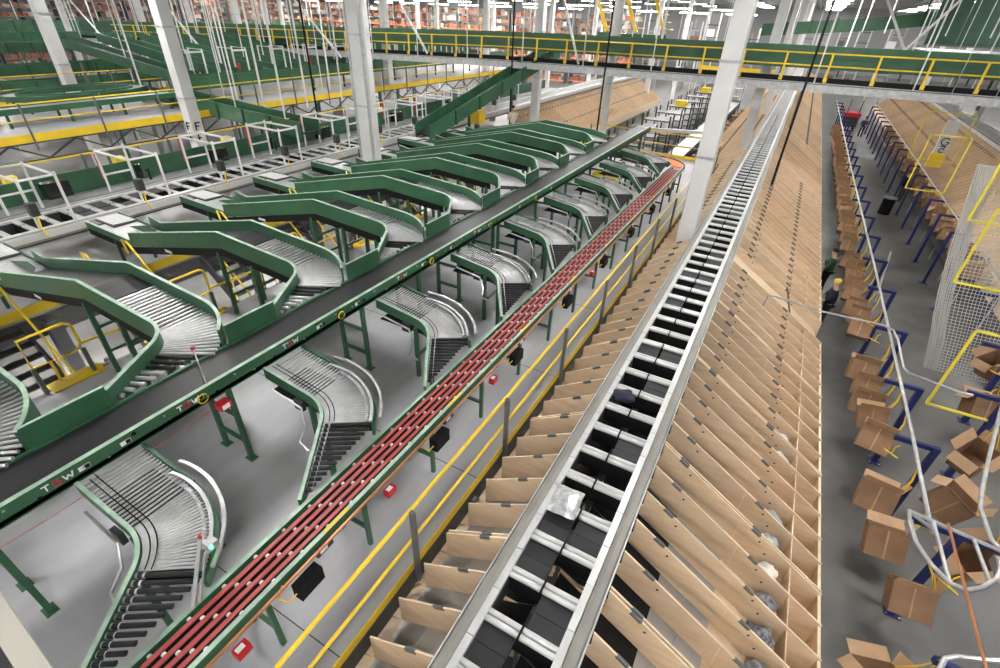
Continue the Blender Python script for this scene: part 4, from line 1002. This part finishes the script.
# ================================================================ BAY BEYOND THE MEZZANINE
rr = random.Random(8)
for k in range(9):
    yy = 28.5 + k * 3.6
    t = thing('roll_cage', 'grey stacked cart in the bay behind the mezzanine, %s from the camera' % nth(k), 'cart', (-7.6, yy, 0), 'grey carts in the back bay')
    for lv in range(6): MB().box(-8.7, -6.9, yy, yy + 1.1, 0.2 + lv * 0.42, 0.28 + lv * 0.42).build('shelf', 'postgrey', t)
    for a, b in ((-8.7, yy), (-6.9, yy), (-8.7, yy + 1.1), (-6.9, yy + 1.1)): MB().box(a - .04, a + .04, b - .04, b + .04, 0, 2.7).build('upright', 'dark', t)
    if k in (4, 7): MB().box(-8.2, -7.4, yy + .2, yy + .8, 2.38, 2.8).build('yellow_crate', 'yellow', t)
    b2 = thing('blue_conveyor', 'white topped conveyor with blue sides in the back bay, %s from the camera' % nth(k), 'conveyor', (-5.4, yy, 0), 'blue sided conveyors in the back bay')
    MB().box(-6.1, -5.0, yy - 0.4, yy + 2.9, 0.95, 1.05).build('bed', 'alu', b2)
    for xx in (-6.1, -5.05): MB().box(xx, xx + 0.05, yy - .4, yy + 2.9, 0.7, 1.12).build('side', 'blue', b2)
    for y2 in (yy, yy + 2.4): MB().box(-5.9, -5.2, y2, y2 + .08, 0, 0.95).build('leg', 'postgrey', b2)
    for q in range(2):
        b3 = thing('carton', 'brown carton on the floor left of the far chutes, %s of row %s' % (nth(k), nth(q)), 'box', (-4.6, yy + q, 0), 'cartons in the back bay')
        x = -4.75 + 0.1 * q; y3 = yy + q * 1.5; h = rr.uniform(.5, 1.1)
        MB().box(x, x + .5, y3, y3 + .55, 0, h).build('body', 'card', b3); MB().bar((x - .1, y3 + .27, h + .05), (x + .05, y3 + .27, h), .5, .01).build('flap', 'cardin', b3)
tag(MB().bar((-7.3, 29, 2.9), (-3.2, 30.5, 2.9), 0.22, 0.16).build('guard_beam', 'white'), 'white horizontal guard beam behind the mezzanine handrail', 'beam')
handrail('yellow guard fence of the far mezzanine in the back bay', (-9, 58), (-1.9, 58), 4.2, 6, drop=4.2)
tag(MB().bar((-9.5, 57.9, 4.1), (-1.8, 57.9, 4.1), 0.1, 0.5).build('fascia', 'yellow'), 'broad yellow fascia of the far mezzanine', 'fascia')
t = thing('yellow_stair', 'yellow stair tower high behind the overhead walkway', 'stair', (-12, 48, 6))
for dx in (0, 2.6, 5.0):
    MB().bar((-18 + dx, 48, 10.6), (-16.2 + dx, 48, 7.0), 0.25, 0.25).build('stringer', 'yellow', t)
    for i in range(7): MB().box(-18 + dx + i * .28, -17.4 + dx + i * .28, 47.6, 48.8, 10.3 - i * .5, 10.36 - i * .5).build('tread', 'yellow', t)
MB().box(-17, -11, 48, 48.8, 6.6, 6.9).build('landing', 'green', t)

rr = random.Random(77)
for k in range(16):
    x = -24 + k * 2.2 + rr.uniform(-.6, .6); y = rr.uniform(56, 92)
    if -6 < x < 3.8: y = rr.uniform(96, 112)
    elif x >= 3.8: y = rr.uniform(74, 95)
    t = thing('equipment_tower', 'pale equipment tower far behind the overhead walkway, %s from the left' % nth(k), 'tower', (x, y, 0), 'equipment towers at the back')
    h = rr.uniform(6.5, 9.5)
    for dx in (0, 1.4): MB().box(x + dx, x + dx + .16, y, y + .16, 0, h).build('upright', rr.choice(('white', 'midgrey')), t)
    for q in range(6): MB().box(x, x + 1.56, y, y + .9, 1.2 + q * h / 7, 1.3 + q * h / 7).build('shelf', rr.choice(('postgrey', 'midgrey', 'dark')), t)
    for q in range(5):
        if rr.random() < .7: MB().box(x + .2, x + rr.uniform(.7, 1.3), y + .1, y + .8, 1.3 + q * h / 7, 1.3 + q * h / 7 + rr.uniform(.3, .8)).build('crate', rr.choice(('postgrey', 'dark', 'label', 'carton0', 'midgrey')), t)
# ================================================================ RIGHT AISLE: BOX RACKS
BODY = MB()
BODY.box(-.25, .25, -.20, .20, -.45, -.44).box(-.25, -.243, -.20, .20, -.45, 0).box(.243, .25, -.20, .20, -.45, 0).box(-.25, .25, -.20, -.193, -.45, 0).box(-.25, .25, .193, .20, -.45, 0)
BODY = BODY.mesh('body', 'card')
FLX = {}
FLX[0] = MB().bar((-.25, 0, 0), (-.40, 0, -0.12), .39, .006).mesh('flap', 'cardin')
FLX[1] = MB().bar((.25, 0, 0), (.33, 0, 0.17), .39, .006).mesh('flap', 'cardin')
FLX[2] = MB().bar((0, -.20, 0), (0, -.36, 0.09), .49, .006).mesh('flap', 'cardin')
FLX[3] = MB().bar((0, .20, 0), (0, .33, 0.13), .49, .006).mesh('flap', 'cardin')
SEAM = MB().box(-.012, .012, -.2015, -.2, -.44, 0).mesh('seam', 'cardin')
def pipe_x(y):
    L_ = [(6.65, 3.43), (9, 3.46), (16, 3.45), (30, 3.36), (60, 3.30)]
    for (a, xa), (b, xb) in zip(L_, L_[1:]):
        if a <= y <= b: return xa + (xb - xa) * (y - a) / (b - a)
    return 3.43
def box_thing(label, x, y, z, rz, tx, group, sc=1.0, flaps=(0, 1, 2, 3), hook=None, ty=0.0):
    t = thing('cardboard_box', label, 'box', (x, y, z), group)
    W = T(x, y, z) @ Matrix.Rotation(rz, 4, 'Z') @ Matrix.Rotation(tx, 4, 'X') @ Matrix.Rotation(ty, 4, 'Y') @ Matrix.Scale(sc, 4)
    put(BODY, 'body', t, W)
    for i in flaps: put(FLX[i], 'flap', t, W)
    put(SEAM, 'seam', t, W)
    if hook:
        a = W @ Vector((.24, .1, .0)); b = W @ Vector((.24, -.1, .0)); h = Vector(hook)
        MB().tube([a, (a + h) / 2 + Vector((.04, 0, 0)), h, (b + h) / 2 + Vector((.04, 0, 0)), b], 0.010, 5).build('hook', 'wire', t)
    return t
rr = random.Random(31)
YA = [4.75, 6.92, 8.82, 10.67, 13.05, 15.45] + [17.75 + 2.3 * k for k in range(19)]
for k, y in enumerate(YA):
    t = thing('rack_post', 'navy blue rack post on the near side of the right aisle, %s from the camera' % nth(k), 'post', (3.83, y, 0), 'blue posts nearest the main chutes')
    MB().box(3.785, 3.875, y - 0.045, y + 0.045, 0.012, 2.08).build('upright', 'blue', t)
    MB().box(3.22, 3.785, y - 0.035, y + 0.035, 2.0, 2.08).build('arm', 'blue', t)
    if y < 8: MB().box(3.875, 4.42, y - 0.035, y + 0.035, 2.0, 2.08).build('arm', 'blue', t)
    MB().box(3.71, 3.95, y - 0.12, y + 0.12, 0, 0.012).build('base_plate', 'blue', t)
    for a, b in ((-.09, -.09), (.09, -.09), (-.09, .09), (.09, .09)): MB().tube([(3.83 + a, y + b, .012), (3.83 + a, y + b, .03)], .014, 6).build('bolt', 'galv', t)
tag(MB().tube([(3.43, 6.65, 2.13), (3.46, 9, 2.13), (3.45, 16, 2.13), (3.36, 30, 2.13), (3.30, 60, 2.13)], 0.03, 8).build('pipe_rail', 'galv', smooth=True), 'long galvanised pipe rail carrying the boxes nearest the main chutes', 'pipe')
ys_ = [6.26, 7.02, 7.98, 9.55, 10.2, 10.85, 11.5, 12.2] + [14.1 + .72 * i for i in range(8)] + [20.6 + .73 * i for i in range(38)]
for k, y in enumerate(ys_):
    y += rr.uniform(-.05, .05); z = 1.58 + rr.uniform(-.07, .05); near = y < 9
    box_thing('brown cardboard box hung on the pipe nearest the main chutes, %s from the camera' % nth(k), 3.20 + rr.uniform(-.06, .05) + (.22 if k == 0 else 0), y, z,
              rr.uniform(-.25, .05) - .1, rr.uniform(-.65, -.45), 'boxes on the near rack', rr.uniform(.95, 1.05) if y < 13 else rr.uniform(.86, .96), flaps=[i for i in range(1, 4) if i == 2 or rr.random() < .5], hook=(pipe_x(y + .05), y + .05, 2.13) if k else (3.2, 6.02, 2.3), ty=rr.uniform(-.2, .05))
YB = [19.98, 22.35, 24.58, 26.81] + [29.1 + 2.3 * k for k in range(14)]
for k, y in enumerate(YB):
    t = thing('rack_post', 'navy blue rack post on the far side of the right aisle, %s from the camera' % nth(k), 'post', (6.2, y, 0), 'blue posts across the aisle')
    MB().box(6.155, 6.245, y - 0.045, y + 0.045, 0.012, 2.05).build('upright', 'blue', t)
    MB().box(6.245, 6.78, y - 0.035, y + 0.035, 1.97, 2.05).build('arm', 'blue', t)
    MB().box(6.08, 6.32, y - 0.12, y + 0.12, 0, 0.012).build('base_plate', 'blue', t)
tag(MB().tube([(6.62, 17, 2.1), (6.62, 60, 2.1)], 0.03, 8).build('pipe_rail', 'galv'), 'galvanised pipe rail across the right aisle', 'pipe')
y = 20.6; k = 0
while y < 50:
    box_thing('brown cardboard box hung across the right aisle, %s from the camera' % nth(k), 6.72 + rr.uniform(-.05, .05), y, 1.55, rr.uniform(-.3, .3), rr.uniform(-.6, -.2), 'boxes across the aisle', flaps=[i for i in range(4) if rr.random() < .7], hook=(6.62, y, 2.1))
    y += rr.uniform(.85, 1.1); k += 1
t = thing('shelf_table', 'long dark low shelf in front of the far right chutes', 'shelf', (7.0, 30, 0))
MB().box(6.72, 7.2, 20.5, 60, 0.55, 0.60).build('top', 'dark', t)
for k in range(18): MB().tube([(6.75, 20.6 + k * 2.3, 0), (6.75, 20.6 + k * 2.3, .55)], .025, 6).build('leg', 'galv', t)
# near slanted row on the right
rowc = [(4.33, 7.24), (4.38, 8.49), (4.85, 9.95), (5.37, 12.07), (5.95, 14.1)]
for k, (x, y) in enumerate(rowc):
    box_thing('open cardboard box in the slanting row at the right edge, %s from the camera' % nth(k), x, y, 1.52, (.5, -.5, .9, .2, .6)[k], (.25, -.2, .1, -.5, -.1)[k], 'open boxes at the right edge', 1.08, hook=(x - .03, y + .1, 2.2), ty=(-.3, .35, -.35, .1, -.4)[k])
box_thing('cardboard box with a white label at the bottom edge by the chutes', 3.05, 4.95, 1.2, .3, -.6, 'boxes on the near rack', 1.0, hook=(3.24, 4.69, 2.2))
tag(MB().tube([(4.10, 6.87, 2.2), (4.09, 7.47, 2.2), (4.18, 7.87, 2.2), (4.44, 8.76, 2.2), (5.0, 10.6, 2.2), (6.1, 14.6, 2.2), (6.62, 17, 2.12)], 0.03, 8).build('pipe_rail', 'galv'), 'bent galvanised pipe over the slanting row of boxes at the right', 'pipe')
for k, (x, y) in enumerate(((5.2, 11.0), (5.9, 13.4), (6.25, 16.6))):
    t = thing('rack_post', 'navy blue post behind the safety net, %s from the camera' % nth(k), 'post', (x, y, 0), 'blue posts behind the net')
    MB().box(x - .05, x + .05, y - .05, y + .05, .012, 2.15).build('upright', 'blue', t)
    MB().box(x - .6, x, y - .035, y + .035, 2.07, 2.15).build('arm', 'blue', t); MB().box(x - .12, x + .12, y - .12, y + .12, 0, .012).build('base_plate', 'blue', t)
# bent tube frame near the bottom right
t = thing('tube_frame', 'bent galvanised tube frame over the blue post at the bottom right', 'frame', (3.6, 6.3, 2.2))
MB().tube([(3.43, 6.70, 2.17), (3.10, 6.75, 2.3), (3.09, 6.5, 2.3), (3.12, 6.2, 2.3), (3.25, 5.9, 2.3), (3.41, 5.72, 2.3), (3.58, 5.72, 2.3), (3.75, 5.85, 2.3), (3.95, 6.1, 2.3), (4.15, 6.6, 2.3), (4.1, 6.87, 2.2)], 0.028, 8).build('bent_tube', 'galv', t)
MB().tube([(3.09, 6.76, 2.3), (4.12, 6.62, 2.3)], 0.026, 8).build('crossbar', 'galv', t)
for a, b in (((3.38, 6.72), (3.41, 5.74)), ((3.82, 6.64), (3.86, 6.0))): MB().tube([(*a, 2.3), (*b, 2.3)], 0.024, 8).build('bar', 'galv', t)
for (x, y) in ((3.16, 6.6), (4.1, 6.5)): MB().box(x - .03, x + .03, y - .12, y + .12, 2.08, 2.2).build('catch', 'galv', t)
tag(MB().tube([(3.52, 6.71, 2.36), (3.54, 3.6, 2.36)], 0.018, 7).build('copper_pipe', 'copper'), 'straight copper coloured pipe crossing the tube frame', 'pipe')
t = thing('tube_frame', 'bent galvanised tube at the bottom edge of the right aisle', 'frame', (3.4, 4.7, 2.2))
MB().tube([(3.14, 4.2, 2.2), (3.16, 4.5, 2.2), (3.25, 4.7, 2.2), (3.38, 4.8, 2.2), (3.64, 4.91, 2.2), (3.9, 5.05, 2.2)], 0.028, 8).build('bent_tube', 'galv', t)
MB().box(3.5, 4.3, 4.72, 4.78, 2.0, 2.08).build('strut', 'blue', t)
# small hanger clips on the pipe
CLIP = MB().tube([(0, -.12, 0), (0, .12, 0)], 0.012, 5).mesh('hanger_bar', 'wire'); CT = MB().tube([(0, .12, 0), (0, .16, 0)], 0.014, 5).mesh('tip', 'orange'); CS = MB().tube([(0, 0, 0), (.05, .02, .12), (.12, 0, .16)], .009, 4).mesh('stem', 'wire')
for k, (x, y, z) in enumerate(((3.3, 8.75, 1.72), (3.32, 12.9, 1.75), (3.32, 13.7, 1.75), (3.3, 17.4, 1.7), (3.62, 6.05, 1.9), (5.2, 11.6, 1.8), (5.45, 12.4, 1.95))):
    t = thing('empty_hanger', 'empty yellow hanger with orange tip on the right aisle pipes, %s from the camera' % nth(k), 'hanger', (x, y, z), 'empty yellow hangers')
    for me, nm in ((CLIP, 'hanger_bar'), (CT, 'tip'), (CS, 'stem')): put(me, nm, t, T(x, y, z) @ Matrix.Rotation(.9, 4, 'Z'))
# conduit from the chute gap across the aisle
tag(MB().tube([(0.75, 12.3, 2.15), (0.78, 12.1, 2.6), (0.95, 12.0, 2.66), (1.97, 12.6, 2.3), (3.3, 12.80, 2.24), (3.5, 12.75, 2.2), (3.55, 12.3, 2.2), (3.53, 11.1, 2.2), (3.6, 10.93, 2.2), (4.4, 10.72, 2.2), (4.6, 10.75, 2.2)], 0.022, 7).build('conduit', 'galv'), 'thin bent conduit running from the plywood gap over the aisle', 'conduit')
tag(MB().tube([(3.95, 17.3, 0.9), (4.35, 20.2, 1.6)], 0.03, 6).build('leaning_pole', 'galv'), 'light pole leaning in the aisle beside the blue posts', 'pole')
# net with yellow frames
nb = MB(); L = [(3.84, 5.61), (3.97, 5.0), (4.14, 3.89), (4.47, 2.42), (4.85, 1.2), (5.0, 0.6)]
def netx(z):
    for (xa, za), (xb, zb) in zip(L, L[1:]):
        if zb <= z <= za: return xa + (xb - xa) * (za - z) / (za - zb)
    return L[0][0] if z > L[0][1] else L[-1][0]
NY = 14.6
nz_ = 0.5
zz = 0.55
while zz < 5.6:
    nb.bar((netx(zz), NY, zz), (9.2, NY + .1, zz), 0.012, 0.012); zz += 0.085
for i in range(62):
    f = i / 62
    pts = [(netx(z) + (9.2 - netx(z)) * f, NY + .1 * f + (.06 * math.sin(f * 40)), z) for z in (5.6, 4.6, 3.6, 2.6, 1.6, 0.55)]
    nb.tube(pts, 0.008, 3)
nt_ = thing('safety_net', 'white safety net hanging at the right edge of the aisle', 'net', (6, NY, 0.5))
nb.build('mesh', 'net', nt_, kind='stuff')
MB().sweep([(-0.01, -0.01), (.01, -.01), (.01, .01), (-.01, .01)], [(netx(5.6), NY - .02, 5.6), (9.2, NY - .02, 5.6)]).build('head_rope', 'net', nt_)
ed = MB()
for i in range(9):
    ed.tube([(netx(z) + .035 * i + .01 * math.sin(z * 5 + i), NY - .03 - .01 * (i % 2), z) for z in (5.6, 5.0, 4.4, 3.8, 3.2, 2.6, 2.0, 1.4, 0.55)], 0.014, 4)
ed.build('gathered_edge', 'net', nt_, kind='stuff')
def yframe(label, x0, x1, y, z0, z1):
    t = thing('hanging_gate', label, 'frame', (x0, y, z0))
    for x in (x0, x1): MB().box(x - .022, x + .022, y - .022, y + .022, z0, z1).build('upright', 'yellowpale', t)
    for z in (z0, z1): MB().box(x0, x1, y - .02, y + .02, z - .02, z + .02).build('rail', 'yellowpale', t)
    for x in (x0, x1): MB().tube([(x, y, z1), (x, y, 11)], .012, 5).build('hanger', 'galv', t)
yframe('lowest pale yellow hanging frame in front of the net', 4.16, 6.2, 11.0, 1.60, 3.38)
yframe('middle pale yellow hanging frame in front of the net', 4.15, 6.4, 13.2, 3.44, 5.07)
yframe('upper pale yellow hanging frame in front of the net', 4.15, 6.6, 14.4, 4.48, 6.1)
yframe('small pale yellow hanging frame over the far aisle', 5.0, 6.3, 26, 2.5, 4.6)
yframe('tall pale yellow hanging frame above the far boxes', 5.3, 7.0, 30, 3.0, 5.0)
yframe('pale yellow hanging frame beside the far right chutes', 7.3, 9.2, 26, 4.4, 6.0)
t = thing('bay_sign', 'white hanging sign with black letter G and a yellow foot on the far right', 'sign', (6.8, 34, 3))
B0 = Vector((6.4, 30.2, 2.70)); B1 = Vector((6.4, 30.2, 4.68))
MB().bar(B0 + Vector((0, 0, .62)), B1, 0.50, 0.10).build('board', 'white', t)
MB().bar(B0, B0 + Vector((0, 0, .62)), 0.56, 0.14).build('foot', 'yellow', t)
def stroke(nm, pts): MB().tube([(6.4 + a_, 30.13, 3.32 + b_) for a_, b_ in pts], 0.022, 5).build(nm, 'black', t)
stroke('letter_g', [(.02 + .15 * math.cos(math.radians(q)), .50 + .15 * math.sin(math.radians(q))) for q in range(40, 350, 25)] + [(.16, .48), (.04, .48)])
stroke('letter_r', [(.12, .30), (-.10, .30), (.06, .29), (.10, .24)])
stroke('letter_mark', [(.02 + .09 * math.cos(math.radians(q)), .12 + .09 * math.sin(math.radians(q))) for q in range(20, 340, 30)])
MB().tube([B1, (6.4, 30.2, 11)], .03, 6).build('hanger', 'white', t)
t = thing('waste_barrel', 'black bin with a pale lid among the blue posts', 'bin', (5.62, 31.2, 0))
MB().tube([(5.62, 31.2, 0), (5.62, 31.2, .8)], .27, 14).build('drum', 'black', t); MB().tube([(5.62, 31.2, .8), (5.62, 31.2, .85)], .31, 14).build('lid', 'midgrey', t)
t = thing('tow_cart', 'red topped picking cart far down the right aisle', 'cart', (4.7, 58, 0))
MB().box(4.2, 5.4, 57.5, 59, 0.35, 1.2).build('body', 'dark', t); MB().box(4.15, 5.45, 57.4, 59.1, 1.2, 1.5).build('top', 'redbox', t)
for a in ((4.3, 57.7), (5.2, 57.7), (4.3, 58.8), (5.2, 58.8)): MB().tube([(a[0], a[1], .17), (a[0] + .1, a[1], .17)], .17, 10).build('wheel', 'black', t)
MB().box(4.3, 4.36, 57.5, 57.56, 1.5, 2.6).build('mast', 'dark', t); MB().box(5.2, 5.26, 57.5, 57.56, 1.5, 2.6).build('mast', 'dark', t)

# ================================================================ GOODS ON TRAYS AND IN BINS
def lump(name, label, cat, loc, size, m, rot=0, seed=0, group=None):
    bm = bmesh.new(); bmesh.ops.create_icosphere(bm, subdivisions=3, radius=1)
    r = random.Random(seed); ph = [r.uniform(0, 6) for _ in range(6)]
    for v in bm.verts:
        c = v.co
        k = 1 + .12 * math.sin(5 * c.x + ph[0]) * math.sin(4 * c.y + ph[1]) + .08 * math.sin(9 * c.y + ph[2] + 3 * c.z)
        bxy = max(abs(c.x), abs(c.y)); q = math.hypot(c.x, c.y) / bxy if bxy > 1e-4 else 1
        v.co = Vector((c.x * k * (.6 + .4 * q) * size[0], c.y * k * (.6 + .4 * q) * size[1], max(c.z, -.5) * k * size[2]))
    me = bpy.data.meshes.new(name); bm.to_mesh(me); bm.free(); me.materials.append(M[m])
    me.polygons.foreach_set('use_smooth', [True] * len(me.polygons))
    return put(me, name, None, T(*loc) @ Matrix.Rotation(rot, 4, 'Z'), None, label, cat, group)
def poly_bag(name, label, cat, loc, sx_, sy_, th, m, rot, seed):
    r = random.Random(seed); n = 12; ph = [r.uniform(0, 6) for _ in range(6)]; b = MB(); vs = []
    for sgn in (1, -1):
        for i in range(n + 1):
            for j_ in range(n + 1):
                u = i / n * 2 - 1; v = j_ / n * 2 - 1
                bul = (1 - u ** 4) * (1 - v ** 4)
                wr = .12 * math.sin(9 * u + ph[0] + 3 * v) + .10 * math.sin(11 * v + ph[1] - 4 * u)
                k = 1 + .02 * math.sin(6 * u + ph[2]) + .02 * math.sin(7 * v + ph[3])
                vs.append((u * sx_ * k, v * sy_ * k, (th * bul * (1 + wr) if sgn > 0 else -.012 * bul)))
    q = (n + 1) ** 2; fs = []
    for i in range(n):
        for j_ in range(n):
            a_ = i * (n + 1) + j_
            fs.append((a_, a_ + n + 1, a_ + n + 2, a_ + 1)); fs.append((q + a_, q + a_ + 1, q + a_ + n + 2, q + a_ + n + 1))
    b.add(vs, fs); me = b.mesh(name, m, True)
    return put(me, name, None, T(*loc) @ Matrix.Rotation(rot, 4, 'Z'), None, label, cat)
poly_bag('parcel', 'silver plastic parcel lying on a sorter tray', 'parcel', (-1.00, 3.74, 3.15), .175, .21, .055, 'silverbag', .06, 1)
lump('parcel', 'folded navy garment lying on a sorter tray', 'garment', (-0.98, 5.98, 3.16), (.16, .13, .08), 'navycloth', .4, 2)
for i, (y, m, txt) in enumerate(((4.05, 'greybag', 'grey and dark bagged clothes in a chute bin'), (4.52, 'greybag', 'dark striped bagged clothes in a chute bin'), (5.05, 'whitecloth', 'white garment slumped in a chute bin'),
                          (3.6, 'greybag', 'grey wrapped goods in the bin at the bottom edge'), (5.55, 'silverbag', 'silver bagged goods in a chute bin'), (6.4, 'silverbag', 'crumpled silver bag in a chute bin'), (8.3, 'whitecloth', 'pale wrapped goods in a distant chute bin'), (7.4, 'whitecloth', 'small white bag in a chute bin'))):
    yy = 0.66 + .025 + .24 + .478 * round((y - .925) / .478)
    q = int((yy - .66) / MOD); f = (yy - .66 - q * MOD); lane = min(4, int((f - .025) / .478)); yy = .66 + q * MOD + .025 + (lane + .5) * .478
    d = 2.44; z = 3.03 - .635 * (d - .5) - .47
    o = lump('bagged_goods', txt + ', lane %s' % nth(i), 'bag', (XC + d - .08, yy, z + .21), (.17, .14, .16), m, .5 * i, i + 9, 'goods in the right chutes')

# ================================================================ PEOPLE
SKINS = []
def skinmesh(name, verts, edges, rad, m, parent, sub=1):
    bm = bmesh.new(); lay = bm.verts.layers.skin.verify(); vs = [bm.verts.new(v) for v in verts]
    for a, b in edges: bm.edges.new((vs[a], vs[b]))
    for v, r in zip(vs, rad): v[lay].radius = (r, r)
    vs[0][lay].use_root = True
    me = bpy.data.meshes.new(name); bm.to_mesh(me); bm.free(); me.materials.append(M[m])
    o = put(me, name, parent)
    o.modifiers.new('skin', 'SKIN').use_smooth_shade = True
    s = o.modifiers.new('sub', 'SUBSURF'); s.levels = sub; s.render_levels = sub
    SKINS.append(o)
    return o
def person(label, loc, rz, shirt, trousers, cap, reach=0.26):
    t = thing('person', label, 'person', loc)
    R_ = Matrix.Translation(loc) @ Matrix.Rotation(rz, 4, 'Z')
    J = lambda *p: tuple((R_ @ Vector(p)))
    # faces +y
    body = [J(0, 0, .95), J(0, .01, 1.15), J(0, 0, 1.38), J(0, .02, 1.50), J(0, .05, 1.62), J(0, .06, 1.70),
            J(-.19, 0, 1.40), J(-.24, .10, 1.14), J(-.20, .10 + reach * .5, 1.10), J(.19, 0, 1.40), J(.24, .10, 1.14), J(.20, .10 + reach * .5, 1.12),
            J(-.10, 0, .90), J(-.11, .03, .50), J(-.11, 0, .08), J(-.11, .13, .04), J(.10, 0, .90), J(.11, .06, .50), J(.11, -.03, .08), J(.11, .10, .04)]
    E_ = [(0, 1), (1, 2), (2, 3), (3, 4), (4, 5), (2, 6), (6, 7), (7, 8), (2, 9), (9, 10), (10, 11), (0, 12), (12, 13), (13, 14), (14, 15), (0, 16), (16, 17), (17, 18), (18, 19)]
    rad = [.11, .10, .12, .055, .085, .080, .065, .05, .035, .065, .05, .035, .085, .065, .045, .04, .085, .065, .045, .04]
    skinmesh('body', body, E_, rad, 'skin', t)
    skinmesh('shirt', [J(0, 0, .86), body[1], body[2], J(0, 0, 1.44), body[6], body[7], J(-.215, .10 + reach * .35, 1.11), body[9], body[10], J(.215, .10 + reach * .35, 1.12)],
             [(0, 1), (1, 2), (2, 3), (2, 4), (4, 5), (5, 6), (2, 7), (7, 8), (8, 9)], [.19, .18, .18, .09, .085, .068, .05, .085, .068, .05], shirt, t)
    skinmesh('trousers', [J(0, 0, 1.04), body[12], body[13], J(-.11, 0, .12), body[16], body[17], J(.11, -.03, .12)], [(0, 1), (1, 2), (2, 3), (0, 4), (4, 5), (5, 6)], [.165, .105, .082, .07, .105, .082, .07], trousers, t)
    skinmesh('cap', [J(0, .01, 1.62), J(0, .03, 1.70), J(0, .045, 1.77)], [(0, 1), (1, 2)], [.085, .115, .10], cap, t)
    skinmesh('nose', [J(0, .145, 1.645), J(0, .165, 1.63)], [(0, 1)], [.015, .015], 'skin', t)
    for s in (-1, 1):
        for q in range(4): 
            a = J(s * (.19 - .012 * q + .02), .10 + reach * .5, 1.10); b = J(s * (.19 - .016 * q + .02), .10 + reach * .5 + .08, 1.09)
            MB().tube([a, b], .009, 5).build('finger', 'skin', t)
        MB().tube([J(s * .17, .08 + reach * .5, 1.11), J(s * .145, .12 + reach * .5, 1.12)], .010, 5).build('thumb', 'skin', t)
    return t
person('person in dark green top and dark cap reaching into the chute bins', (2.68, 19.0, 0), math.radians(95), 'green_dark', 'black', 'black')
person('person in navy clothes with yellow headband standing close to the chute lip', (2.68, 16.3, 0), math.radians(90), 'navycloth', 'navycloth', 'wire')
person('person in tan shirt at the controls beyond the green inclines', (-12.6, 24.2, ZD), math.radians(60), 'tan', 'blue', 'hair')
person('person in dark clothes standing by the far aisle posts', (6.4, 33.6, 0), math.radians(-70), 'black', 'dark', 'hair')
person('person in blue top far down the right aisle', (5.6, 54, 0), math.radians(150), 'blue', 'dark', 'hair')

bpy.context.view_layer.update()
_dg = bpy.context.evaluated_depsgraph_get()
for o in SKINS:
    me = bpy.data.meshes.new_from_object(o.evaluated_get(_dg)); me.name = o.name
    o.modifiers.clear(); o.data = me
# ================================================================ NEAR CORNER
t = thing('machine_corner', 'cream and dark grey machine edge at the bottom left corner', 'machine', (-3, -.2, 5))
MB().bar((-3.35, -0.09, 4.98), (-2.45, -0.15, 4.98), 0.11, 0.05).build('cream_edge', 'cream', t)
MB().bar((-3.35, -0.24, 4.92), (-2.45, -0.30, 4.92), 0.20, 0.12).build('dark_body', 'dark', t)
